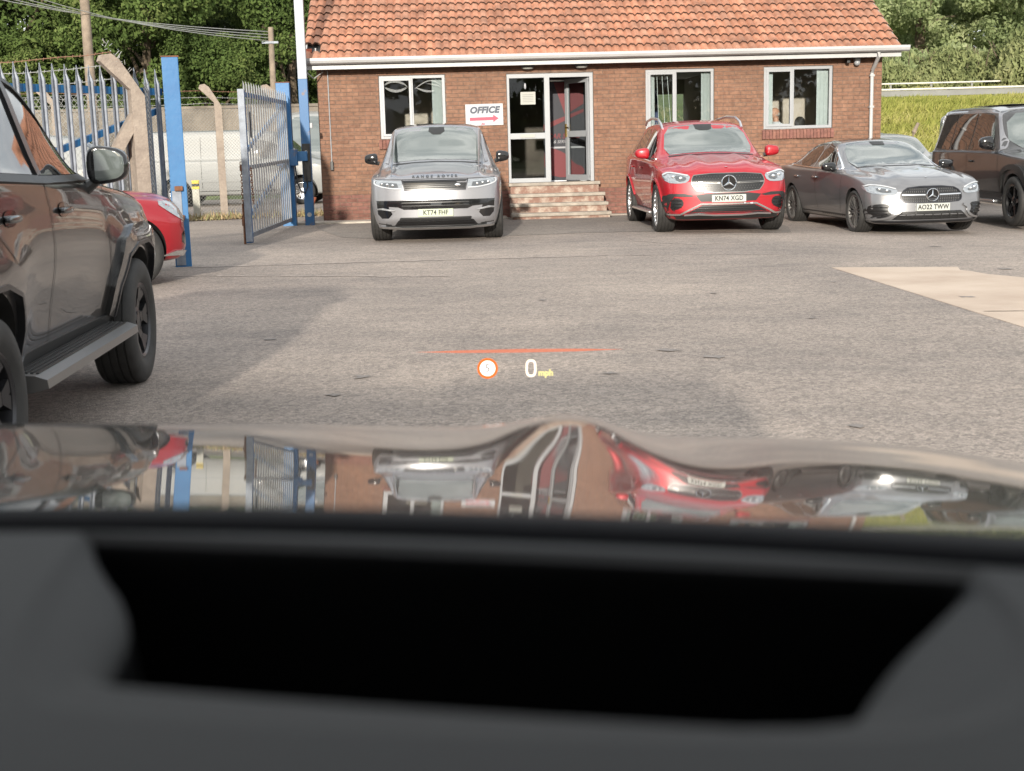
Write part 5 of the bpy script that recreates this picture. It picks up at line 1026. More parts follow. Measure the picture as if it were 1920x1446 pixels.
# ---------------------------------------------------------------- red SUV with a star badge
def make_gle():
    rows = [
        (0.00, .22, .80, .32, .87, .52, .86, .84, .66, .93, .955),
        (0.25, .21, .88, .31, .945, .56, .92, .93, .68, 1.01, 1.045),
        (0.80, .22, .91, .32, .975, .62, .955, 1.01, .70, 1.09, 1.12),
        (1.30, .22, .90, .32, .97, .64, .955, 1.05, .74, 1.14, 1.185),
        (1.45, .22, .90, .32, .97, .64, .955, 1.06, .77, 1.17, 1.21),
        (2.25, .22, .89, .32, .965, .64, .95, 1.09, .67, 1.64, 1.70),
        (2.90, .22, .89, .32, .965, .64, .95, 1.11, .665, 1.69, 1.75),
        (3.80, .22, .90, .32, .975, .66, .96, 1.13, .645, 1.67, 1.72),
        (4.55, .26, .88, .36, .95, .68, .93, 1.14, .60, 1.56, 1.61),
        (4.82, .36, .85, .46, .92, .70, .89, 1.12, .58, 1.20, 1.24),
        (4.92, .42, .82, .50, .88, .70, .85, 1.08, .56, 1.12, 1.14)]
    lean = [(.2, .10), (.34, .0), (.60, .0), (.80, .03), (.95, .10), (1.1, .16), (2, .2)]
    def warp(A):
        x, y, z = A.T; hood = np.clip((y-.12)/.4, 0, 1)*np.clip((1.42-y)/.2, 0, 1)*(z > .9)
        A[:, 2] += hood*(.030*np.exp(-((np.abs(x)-.36)/.085)**2)-.014*np.exp(-((np.abs(x)-.56)/.09)**2)+.010*np.exp(-(x/.10)**2))
        fl = np.exp(-((y-.87)/.42)**2)+np.exp(-((y-3.86)/.45)**2); sh = np.exp(-((z-.80)/.22)**2)
        A[:, 0] += np.sign(x)*fl*sh*.025*(np.abs(x) > .6); return A
    c = Car('red_suv', 'glossy red SUV with star badge and chrome chin parked by the office window', rows, 'red_paint', bow=.22, lean=lean, wheels=[(.87, .43), (3.865, .43)], warp=warp, group='cars parked in front of the office')
    for x in (-.85, .85):
        for y in (.87, 3.865): c.wheel(x, y, .385, .275, .285, 'multi', 'alloy', 10)
    c.patch('windscreen', [(-.735, 1.185), (-.4, 1.215), (0, 1.228), (.4, 1.215), (.735, 1.185), (.63, 1.62), (.33, 1.665), (0, 1.675), (-.33, 1.665), (-.63, 1.62)], 'car_glass', sp=.07, rnd=1)
    c.patch('camera_housing', [(-.15, 1.668), (.15, 1.668), (.13, 1.60), (.07, 1.575), (-.07, 1.575), (-.13, 1.60)], 'black_plastic', off=.010, sp=.05)
    c.patch('wiper_cowl', [(-.68, 1.36), (0, 1.345), (.68, 1.36), (.68, 1.43), (0, 1.41), (-.68, 1.43)], 'black_plastic', 'z', 1, sp=.06)
    for sg in (-1, 1):
        MB().tube([(sg*.655, 2.12, 1.60), (sg*.66, 2.28, 1.695), (sg*.655, 2.6, 1.775), (sg*.65, 3.3, 1.80), (sg*.63, 4.0, 1.76), (sg*.62, 4.2, 1.70)], .022, 8).build('roof_rail', 'satin', c.root, smooth=True)
    c.both('headlight', [(.95, .915), (.86, .955), (.70, .925), (.555, .895), (.60, .79), (.74, .775), (.90, .79)], 'lamp_glass', off=.004, thick=.010, sp=.04, rnd=1)
    c.both('lamp_insert', [(.80, .90), (.62, .875), (.635, .815), (.76, .80)], 'lamp_dark', off=.018, sp=.04, rnd=1)
    c.bstrip('running_light', [(.93, .905), (.86, .94), (.72, .915), (.60, .89)], .016, 'drl', off=.020, thick=.004, rnd=1)
    G = [(-.50, .915), (.50, .915), (.555, .83), (.545, .745), (.45, .635), (-.45, .635), (-.545, .745), (-.555, .83)]
    c.patch('grille', G, 'dark_grille', off=.006, sp=.05, rnd=1)
    c.strip('grille_frame', G, .012, 'alloy_grey', off=.006, thick=.008, rnd=1, closed=True); lens(c, .70, .845, .030); lens(c, .80, .865, .026)
    pin = MB()
    for i in range(-12, 13):
        for j in range(7):
            z = .655+j*.037; x = i*.043+(j % 2)*.0215
            if inpoly(x, z, [(a*.93, .775+(b-.775)*.88) for a, b in G]) and math.hypot(x, z-.775) > .135 and abs(z-.775) > .03:
                y = c.hit(x, z, 'y', -1)[0].y-.012; pin.add([(x-.007, y, z), (x, y, z-.006), (x+.007, y, z), (x, y, z+.006), (x, y-.005, z)], [(0, 1, 4), (1, 2, 4), (2, 3, 4), (3, 0, 4)])
    po = pin.build('grille_studs', 'alloy_grey', c.root); po['kind'] = 'stuff'
    for sg in (-1, 1): c.strip('grille_louvre', [(sg*.13, .775), (sg*.54, .785)], .024, 'alloy_grey', off=.010, thick=.012, sp=.06); c.strip('louvre_slot', [(sg*.17, .778), (sg*.48, .785)], .010, 'black_gloss', off=.025, sp=.06)
    star_badge(c, 0, .775, .118)
    v, f = superell((0, .22, c.hit(0, .22, 'z', 1)[0].z+.004), (.022, .022, .006), 2.2, 14, 6); MB().add(v, f).build('bonnet_badge', 'chrome', c.root, smooth=True)
    c.plate('KN74 XGD', .545)
    c.patch('bumper_band', [(-.50, .60), (-.30, .625), (.30, .625), (.50, .60), (.42, .50), (-.42, .50)], 'black_plastic', off=.003, sp=.06)
    c.both('corner_intake', [(.94, .59), (.86, .625), (.66, .625), (.50, .595), (.56, .575), (.80, .585), (.855, .50), (.89, .33), (.95, .33)], 'black_plastic', off=.006, thick=.008, sp=.05)
    c.both('intake_louvres', [(.84, .565), (.70, .555), (.66, .47), (.72, .40), (.86, .36)], 'dark_grille', off=.004, sp=.05, rnd=1)
    for k in range(3): c.bstrip('intake_slat', [(.70, .52-k*.05), (.85, .53-k*.05)], .012, 'black_gloss', off=.010, thick=.012)
    c.strip('chrome_chin', [(-.93, .315), (-.72, .315), (-.42, .465), (.42, .465), (.72, .315), (.93, .315)], .026, 'chrome', off=.010, thick=.014, sp=.05)
    c.patch('lower_grille', [(-.40, .445), (.40, .445), (.64, .325), (-.64, .325)], 'dark_grille', off=.004, sp=.06)
    for k in range(3): c.strip('lower_grille_bar', [(-.45-k*.06, .42-k*.03), (.45+k*.06, .42-k*.03)], .010, 'black_gloss', off=.006, thick=.010, sp=.1)
    c.strip('skid_trim', [(-.66, .305), (-.45, .315), (-.20, .30), (.20, .30), (.45, .315), (.66, .305)], .022, 'satin', off=.012, thick=.012, sp=.06)
    c.patch('chin_skirt', [(-.86, .29), (.86, .29), (.80, .20), (-.80, .20)], 'black_plastic', off=.004, thick=.006, sp=.08)
    c.both('side_window', [(1.62, 1.15), (2.30, 1.57), (2.75, 1.63), (2.80, 1.16)], 'car_glass_dark', axis='x', sp=.07, rnd=1)
    c.both('side_window', [(2.86, 1.16), (2.84, 1.63), (3.70, 1.61), (3.78, 1.19)], 'car_glass_dark', axis='x', sp=.07, rnd=1)
    c.both('quarter_window', [(3.86, 1.20), (3.80, 1.60), (4.20, 1.53), (4.42, 1.28)], 'car_glass_dark', axis='x', sp=.07, rnd=1)
    c.bstrip('window_trim', [(1.56, 1.135), (2.8, 1.145), (3.8, 1.175), (4.45, 1.25)], .016, 'chrome', 'x', off=.006, thick=.004)
    c.bstrip('window_trim', [(2.83, 1.16), (2.80, 1.63)], .030, 'satin', 'x', off=.008); c.bstrip('window_trim', [(3.82, 1.19), (3.75, 1.61)], .030, 'satin', 'x', off=.008)
    c.mirror(1.06, 1.70, 1.225, 'red_paint', (.115, .08, .085)); c.handles((2.50, 3.45), .99, 'red_paint')
    for ax in (.87, 3.865): c.bstrip('arch_trim', arc(ax, .385, .455, 165, 15), .035, 'red_paint', 'x', off=.012, thick=.008)
    c.bstrip('door_seam', [(1.42, 1.08), (1.44, .6), (1.52, .36)], .008, 'black_plastic', 'x', rnd=1); c.bstrip('door_seam', [(2.62, 1.14), (2.60, .6), (2.58, .36)], .008, 'black_plastic', 'x')
    for sg in (-1, 1): MB().cbox(min(sg*.84, sg*1.0), max(sg*.84, sg*1.0), 1.42, 3.36, .275, .31, .012).build('running_board', 'satin', c.root)
    c.both('side_sill', [(1.34, .24), (3.40, .24), (3.40, .33), (1.34, .33)], 'black_plastic', axis='x', sp=.1)
    return c
gle = place(make_gle(), 3.34, 20.25, 2.6, -.015)
# ---------------------------------------------------------------- grey saloon
def make_saloon():
    rows = [
        (0.00, .17, .76, .26, .84, .42, .83, .66, .62, .735, .76),
        (0.25, .16, .86, .25, .91, .48, .88, .78, .64, .835, .865),
        (0.80, .17, .88, .27, .93, .54, .905, .86, .66, .915, .945),
        (1.35, .17, .86, .27, .925, .56, .90, .905, .70, .965, 1.00),
        (1.50, .17, .86, .27, .925, .56, .90, .915, .73, .985, 1.02),
        (2.45, .17, .85, .27, .92, .58, .895, .945, .60, 1.365, 1.42),
        (2.95, .17, .85, .27, .92, .58, .895, .955, .585, 1.385, 1.445),
        (3.55, .17, .86, .27, .925, .60, .90, .965, .575, 1.34, 1.395),
        (4.30, .20, .86, .30, .92, .62, .89, .985, .62, 1.06, 1.10),
        (4.75, .26, .83, .36, .89, .64, .85, .98, .58, 1.01, 1.04),
        (4.94, .32, .78, .40, .83, .64, .80, .93, .52, .97, .985)]
    lean = [(.15, .06), (.30, .0), (.50, .02), (.65, .06), (.78, .14), (1.1, .2)]
    def warp(A):
        x, y, z = A.T; hood = np.clip((y-.15)/.5, 0, 1)*np.clip((1.48-y)/.25, 0, 1)*(z > .74)
        A[:, 2] += hood*(.020*np.exp(-((np.abs(x)-.34)/.075)**2)-.010*np.exp(-((np.abs(x)-.52)/.08)**2))
        fl = np.exp(-((y-.84)/.40)**2)+np.exp(-((y-3.78)/.45)**2); sh = np.exp(-((z-.70)/.18)**2)
        A[:, 0] += np.sign(x)*fl*sh*.018*(np.abs(x) > .6); return A
    c = Car('grey_saloon', 'metallic grey saloon with star badge, lowest of the parked cars', rows, 'grey_paint', bow=.24, lean=lean, wheels=[(.84, .375), (3.78, .375)], warp=warp, group='cars parked in front of the office')
    for x in (-.80, .80):
        for y in (.84, 3.78): c.wheel(x, y, .335, .25, .258, 'multi', 'alloy_grey', 10)
    c.patch('windscreen', [(-.70, .99), (-.35, 1.025), (0, 1.035), (.35, 1.025), (.70, .99), (.565, 1.345), (.3, 1.385), (0, 1.395), (-.3, 1.385), (-.565, 1.345)], 'car_glass', sp=.07, rnd=1)
    c.patch('camera_housing', [(-.12, 1.385), (.12, 1.385), (.10, 1.33), (-.10, 1.33)], 'black_plastic', off=.010, sp=.05)
    c.patch('sunroof', [(-.50, 2.58), (.50, 2.58), (.50, 3.4), (-.50, 3.4)], 'black_gloss', 'z', 1, sp=.12, rnd=1)
    c.patch('wiper_cowl', [(-.64, 1.42), (0, 1.385), (.64, 1.42), (.64, 1.49), (0, 1.46), (-.64, 1.49)], 'black_plastic', 'z', 1, sp=.06)
    c.both('headlight', [(.915, .735), (.84, .765), (.66, .735), (.50, .68), (.53, .605), (.66, .60), (.84, .625), (.90, .665)], 'lamp_glass', off=.004, thick=.010, sp=.04, rnd=1)
    c.both('lamp_insert', [(.80, .715), (.60, .675), (.60, .635), (.78, .645)], 'lamp_dark', off=.018, sp=.04, rnd=1)
    c.bstrip('running_light', [(.90, .735), (.84, .755), (.66, .728), (.53, .688)], .015, 'drl', off=.020, thick=.004, rnd=1)
    G = [(-.33, .715), (.33, .715), (.46, .64), (.475, .53), (.40, .485), (-.40, .485), (-.475, .53), (-.46, .64)]
    c.patch('grille', G, 'dark_grille', off=.006, sp=.05, rnd=1); c.strip('grille_frame', G, .016, 'alloy_dark', off=.006, thick=.010, rnd=1, closed=True); lens(c, .65, .66, .024); lens(c, .74, .68, .022)
    pin = MB()
    for i in range(-15, 16):
        for j in range(6):
            z = .50+j*.036; x = i*.030
            if inpoly(x, z, [(a*.93, .595+(b-.595)*.88) for a, b in G]) and math.hypot(x, z-.595) > .12 and abs(z-.595) > .022:
                y = c.hit(x, z, 'y', -1)[0].y-.012; pin.add([(x-.005, y, z-.012), (x+.005, y, z-.012), (x+.005, y, z+.012), (x-.005, y, z+.012), (x, y-.006, z)], [(0, 1, 4), (1, 2, 4), (2, 3, 4), (3, 0, 4)])
    po = pin.build('grille_studs', 'alloy_grey', c.root); po['kind'] = 'stuff'
    for sg in (-1, 1): c.strip('grille_louvre', [(sg*.11, .595), (sg*.455, .600)], .018, 'satin', off=.010, thick=.012, sp=.06)
    star_badge(c, 0, .595, .098)
    v, f = superell((0, .30, c.hit(0, .30, 'z', 1)[0].z+.004), (.02, .02, .006), 2.2, 14, 6); MB().add(v, f).build('bonnet_badge', 'chrome', c.root, smooth=True)
    c.plate('AO22 TWW', .415)
    c.both('corner_intake', [(.90, .44), (.78, .475), (.62, .465), (.66, .38), (.58, .30), (.72, .265), (.88, .275)], 'dark_grille', off=.006, sp=.05, rnd=1)
    for k in range(3): c.bstrip('intake_slat', [(.66, .42-k*.05), (.88, .43-k*.05)], .014, 'black_gloss', off=.010, thick=.014)
    c.bstrip('bumper_blade', [(.50, .445), (.58, .40), (.56, .32), (.70, .25), (.89, .245)], .030, 'grey_paint', off=.008, thick=.022, rnd=2)
    c.patch('lower_grille', [(-.46, .355), (.46, .355), (.60, .235), (-.60, .235)], 'dark_grille', off=.004, sp=.06)
    for k in range(3): c.strip('lower_grille_bar', [(-.46-k*.045, .33-k*.035), (.46+k*.045, .33-k*.035)], .010, 'black_plastic', off=.006, thick=.010, sp=.1)
    for k in range(-3, 4): c.strip('lower_grille_post', [(k*.13, .35), (k*.14, .24)], .012, 'black_plastic', off=.008, thick=.010)
    c.strip('bumper_chin', [(-.86, .215), (-.6, .205), (.6, .205), (.86, .215)], .024, 'alloy_dark', off=.006, thick=.020, sp=.06)
    Wn = [[(1.68, .985), (2.35, 1.275), (2.80, 1.345), (2.84, .995)], [(2.90, .995), (2.88, 1.345), (3.45, 1.31), (3.72, 1.02)], [(3.79, 1.03), (3.55, 1.29), (3.95, 1.13), (4.08, 1.04)]]
    for w in Wn: c.both('side_window', w, 'car_glass_dark', axis='x', sp=.06, rnd=1)
    c.bstrip('window_trim', [(1.60, .965), (2.8, .975), (4.15, 1.02), (3.85, 1.20), (3.40, 1.345), (2.8, 1.375), (2.30, 1.285), (1.66, .985)], .018, 'chrome', 'x', off=.006, thick=.003)
    c.bstrip('window_trim', [(2.87, .99), (2.84, 1.36)], .030, 'satin', 'x', off=.008); c.bstrip('window_trim', [(3.755, 1.02), (3.50, 1.31)], .030, 'satin', 'x', off=.008)
    c.mirror(.985, 1.78, 1.005, 'black_gloss', (.115, .075, .07)); c.handles((2.62, 3.50), .83, 'chrome')
    c.bstrip('door_seam', [(1.40, .92), (1.42, .5), (1.52, .3)], .008, 'black_plastic', 'x', rnd=1); c.bstrip('door_seam', [(2.62, .97), (2.60, .5), (2.58, .3)], .008, 'black_plastic', 'x')
    c.both('side_sill', [(1.24, .20), (3.38, .20), (3.38, .27), (1.24, .27)], 'black_plastic', axis='x', sp=.1)
    return c
ecl = place(make_saloon(), 6.36, 20.05, 6.5, -.085)
# ---------------------------------------------------------------- boxy off-roader at the right edge
def make_defender():
    rows = [
        (0.00, .40, .84, .50, .92, .72, .92, 1.00, .82, 1.05, 1.06),
        (0.25, .36, .90, .46, .98, .76, .97, 1.06, .84, 1.10, 1.115),
        (1.25, .34, .92, .46, 1.00, .80, .985, 1.14, .86, 1.17, 1.185),
        (1.42, .34, .92, .46, 1.00, .80, .985, 1.16, .86, 1.20, 1.21),
        (2.00, .34, .92, .46, 1.00, .80, .985, 1.18, .76, 1.83, 1.87),
        (2.50, .34, .92, .46, 1.00, .80, .985, 1.18, .76, 1.90, 1.945),
        (4.20, .34, .92, .46, 1.00, .80, .985, 1.18, .75, 1.91, 1.95),
        (4.62, .36, .92, .48, .99, .80, .98, 1.18, .74, 1.88, 1.925),
        (4.74, .40, .90, .50, .97, .80, .96, 1.18, .75, 1.55, 1.60),
        (4.80, .44, .88, .54, .95, .80, .94, 1.16, .80, 1.22, 1.24)]
    c = Car('grey_off_roader', 'tall boxy dark grey off-roader with pale roof cut by the frame edge', rows, 'dark_paint', bow=.14, wheels=[(.86, .45), (3.88, .45)], rf=.12, group='cars parked in front of the office')
    for x in (-.87, .87):
        for y in (.86, 3.88): c.wheel(x, y, .40, .26, .27, 'five', 'alloy_black', 5)
    c.patch('windscreen', [(-.79, 1.235), (0, 1.25), (.79, 1.235), (.715, 1.80), (0, 1.83), (-.715, 1.80)], 'car_glass', sp=.08, rnd=1)
    c.patch('roof_panel', [(-.745, 2.06), (.745, 2.06), (.74, 4.6), (-.74, 4.6)], 'silver_paint', 'z', 1, off=.004, thick=.004, sp=.16)
    c.bstrip('roof_side', [(2.02, 1.865), (2.5, 1.885), (4.2, 1.895), (4.66, 1.87)], .12, 'silver_paint', 'x', off=.006, thick=.003)
    c.both('rear_pillar', [(4.56, 1.25), (4.50, 1.85), (4.70, 1.84), (4.76, 1.30)], 'silver_paint', axis='x', off=.006, thick=.003, sp=.08)
    c.bstrip('pillar_trim', [(1.52, 1.21), (2.04, 1.86)], .07, 'silver_paint', 'x', off=.006, thick=.003)
    for w in ([(1.78, 1.215), (2.16, 1.78), (2.80, 1.83), (2.82, 1.21)], [(2.90, 1.21), (2.88, 1.83), (3.74, 1.84), (3.76, 1.21)], [(3.82, 1.21), (3.80, 1.84), (4.45, 1.82), (4.52, 1.24)]):
        c.both('side_window', w, 'car_glass_dark', axis='x', sp=.08)
    c.bstrip('waist_trim', [(1.42, 1.165), (2.8, 1.18), (4.6, 1.18)], .024, 'alloy_dark', 'x', off=.006, thick=.003)
    for ax in (.86, 3.88): c.bstrip('arch_cladding', [(ax+.56, .48), (ax+.50, .70), (ax+.36, .90), (ax, .965), (ax-.36, .90), (ax-.50, .70), (ax-.56, .48)], .085, 'black_plastic', 'x', off=.008, thick=.020, rnd=1)
    c.both('side_sill', [(1.34, .40), (3.40, .40), (3.40, .52), (1.34, .52)], 'black_plastic', axis='x', off=.006, thick=.02, sp=.12)
    for sg in (-1, 1): MB().cbox(min(sg*.86, sg*1.03), max(sg*.86, sg*1.03), 1.50, 3.28, .36, .40, .012).build('running_board', 'satin', c.root)
    c.mirror(1.10, 1.72, 1.33, 'black_gloss', (.115, .085, .105)); c.handles((2.62, 3.60), 1.02, 'black_plastic', .17)
    c.bstrip('door_seam', [(1.48, 1.17), (1.48, .52)], .009, 'black_plastic', 'x'); c.bstrip('door_seam', [(2.86, 1.80), (2.84, .52)], .009, 'black_plastic', 'x'); c.bstrip('door_seam', [(3.78, 1.17), (3.62, .95), (3.36, .78), (3.34, .52)], .009, 'black_plastic', 'x', rnd=1)
    c.both('headlight', [(.90, .98), (.66, .98), (.64, .82), (.90, .82)], 'lamp_glass', off=.006, thick=.008, sp=.06, rnd=1)
    c.patch('grille', [(-.60, .98), (.60, .98), (.56, .84), (-.56, .84)], 'black_gloss', sp=.08); c.patch('bumper_panel', [(-.86, .66), (.86, .66), (.80, .44), (-.80, .44)], 'black_plastic', off=.006, thick=.02, sp=.1)
    MB().cbox(-.50, .50, 2.3, 3.9, 1.955, 1.965, .004).build('roof_hatch', 'black_gloss', c.root)
    return c
dfn = place(make_defender(), 9.12, 20.75, 2.0, -.10)
# ---------------------------------------------------------------- dark off-roader alongside, seen from behind its flank
def make_lc(name='black_off_roader', label='glossy dark off-roader alongside, chunky tyres and running board, nose towards the office', cat='car'):
    rows = [
        (0.00, .42, .80, .52, .88, .75, .86, 1.00, .70, 1.06, 1.07),
        (0.35, .38, .88, .50, .955, .80, .935, 1.10, .74, 1.13, 1.145),
        (0.90, .36, .89, .50, .965, .82, .945, 1.19, .76, 1.215, 1.23),
        (1.45, .36, .88, .50, .965, .82, .95, 1.245, .78, 1.27, 1.29),
        (1.60, .36, .88, .50, .965, .82, .95, 1.26, .80, 1.305, 1.325),
        (2.50, .36, .88, .50, .965, .82, .955, 1.30, .765, 1.80, 1.85),
        (3.10, .36, .88, .50, .965, .82, .955, 1.325, .755, 1.875, 1.93),
        (4.30, .36, .88, .50, .965, .82, .955, 1.35, .73, 1.87, 1.92),
        (4.72, .38, .87, .52, .95, .82, .94, 1.35, .70, 1.80, 1.85),
        (4.86, .42, .85, .54, .93, .82, .92, 1.33, .71, 1.51, 1.56),
        (4.92, .46, .83, .56, .90, .82, .89, 1.30, .71, 1.36, 1.38)]
    def warp(A):
        x, y, z = A.T
        fl = np.exp(-((y-.87)/.55)**4)+np.exp(-((y-3.72)/.60)**4); sh = np.clip((1.06-z)/.08, 0, 1)*(np.abs(x) > .6)
        A[:, 0] += np.sign(x)*fl*sh*.035
        dr = np.exp(-((y-2.3)/.75)**4)*np.exp(-((z-.72)/.16)**2)*(np.abs(x) > .6); A[:, 0] -= np.sign(x)*dr*.022
        return A
    c = Car(name, label, rows, 'bronze_black', cat=cat, bow=.16, warp=warp, wheels=[(.87, .455), (3.72, .47)], rf=.14)
    for x in (-.865, .865):
        for y in (.87, 3.72): c.wheel(x, y, .392, .265, .238, 'chunky', 'alloy_dark', 6)
    c.patch('windscreen', [(-.76, 1.335), (0, 1.355), (.76, 1.335), (.71, 1.76), (0, 1.82), (-.71, 1.76)], 'car_glass_dark', sp=.08, rnd=1)
    Wd = [[(1.84, 1.325), (1.90, 1.365), (2.26, 1.605), (2.52, 1.725), (2.66, 1.760), (2.625, 1.335)], [(2.76, 1.34), (2.79, 1.780), (3.25, 1.835), (3.70, 1.835), (3.68, 1.375)], [(3.78, 1.375), (3.80, 1.83), (4.45, 1.79), (4.52, 1.42)]]
    for w in Wd: c.both('side_window', w, 'car_glass_dark', axis='x', off=.006, sp=.08)
    c.bstrip('window_frame', [(1.72, 1.322), (1.86, 1.40), (2.22, 1.645), (2.50, 1.775), (2.75, 1.82), (3.25, 1.863), (3.75, 1.863), (4.46, 1.822)], .034, 'black_plastic', 'x', off=.008, thick=.006)
    c.bstrip('door_frame', [(2.685, 1.335), (2.715, 1.80)], .075, 'alloy_dark', 'x', off=.010, thick=.008)
    c.bstrip('waist_trim', [(1.66, 1.302), (2.2, 1.305), (2.7, 1.312), (3.7, 1.352), (4.55, 1.395)], .036, 'black_plastic', 'x', off=.008, thick=.010)
    c.bstrip('drip_rail', [(1.60, 1.318), (1.80, 1.42), (2.18, 1.68), (2.50, 1.825), (3.2, 1.898)], .016, 'chrome', 'x', off=.006, thick=.004)
    for ax in (.87, 3.72):
        q = [(ax+.575, .50), (ax+.55, .70), (ax+.42, .93), (ax+.16, 1.005), (ax-.16, 1.005), (ax-.42, .93), (ax-.55, .70), (ax-.575, .46)]
        i = [(ax-.475, .44), (ax-.455, .66), (ax-.34, .83), (ax-.14, .885), (ax+.14, .885), (ax+.34, .83), (ax+.455, .66), (ax+.475, .48)]
        c.both('arch_flare', q+i, 'bronze_black', axis='x', off=.012, thick=.018, sp=.05)
        c.bstrip('flare_edge', i, .022, 'alloy_dark', 'x', off=.030, thick=.006)
    c.both('side_sill', [(1.38, .40), (3.18, .40), (3.18, .52), (1.38, .50)], 'black_plastic', axis='x', off=.006, thick=.012, sp=.1)
    for sg in (-1, 1):
        b = MB(); V = []
        b.prism([(sg*.84, .455), (sg*1.00, .445), (sg*1.055, .425), (sg*1.06, .385), (sg*.98, .365), (sg*.84, .38)], 1.36, 3.26, 'y'); o = b.build('running_board', 'alloy_grey', c.root)
        for k in range(5): MB().box(min(sg*(.885+k*.026), sg*(.898+k*.026)), max(sg*(.885+k*.026), sg*(.898+k*.026)), 1.42, 3.20, .452-k*.0015, .458-k*.0015).build('tread_rib', 'black_plastic', o)
    c.mirror(1.065, 1.82, 1.37, 'black_gloss', (.112, .075, .10), stalk_to=(.935, 1.84, 1.24))
    c.handles((2.40, 3.28), 1.155, 'black_gloss', .21)
    for y in (2.40, 3.28): c.both('handle_recess', [(y-.10, 1.195), (y+.10, 1.195), (y+.09, 1.12), (y-.09, 1.12)], 'black_gloss', axis='x', sp=.04, rnd=2)
    c.bstrip('door_seam', [(1.52, 1.27), (1.50, .95), (1.44, .72), (1.50, .52)], .009, 'black_plastic', 'x', rnd=2)
    c.bstrip('door_seam', [(2.69, 1.30), (2.61, 1.12), (2.60, .8), (2.58, .50)], .009, 'black_plastic', 'x', rnd=1)
    c.bstrip('door_seam', [(3.62, 1.33), (3.50, 1.12), (3.30, .95), (3.14, .75), (3.12, .50)], .009, 'black_plastic', 'x', rnd=2)
    c.bstrip('bonnet_gap', [(.05, 1.02), (.4, 1.115), (.9, 1.20), (1.50, 1.26)], .008, 'black_plastic', 'x')
    c.both('headlight', [(.86, .98), (.62, .99), (.60, .86), (.86, .84)], 'lamp_glass', off=.006, thick=.008, sp=.06, rnd=1); c.patch('grille', [(-.58, 1.0), (.58, 1.0), (.55, .72), (-.55, .72)], 'dark_grille', sp=.08)
    c.patch('number_plate', [(-.26, .62), (.26, .62), (.26, .51), (-.26, .51)], 'plate_white', off=.02)
    for sg in (-1, 1): MB().tube([(sg*.66, 2.85, 1.88), (sg*.665, 3.05, 1.935), (sg*.66, 3.5, 1.95), (sg*.65, 4.2, 1.94), (sg*.64, 4.4, 1.89)], .02, 8).build('roof_rail', 'black_plastic', c.root, smooth=True)
    return c
lc = make_lc(); lc.root.location = (-3.345, 9.17, 0); lc.root.rotation_euler = (0, 0, R(180+3.2))
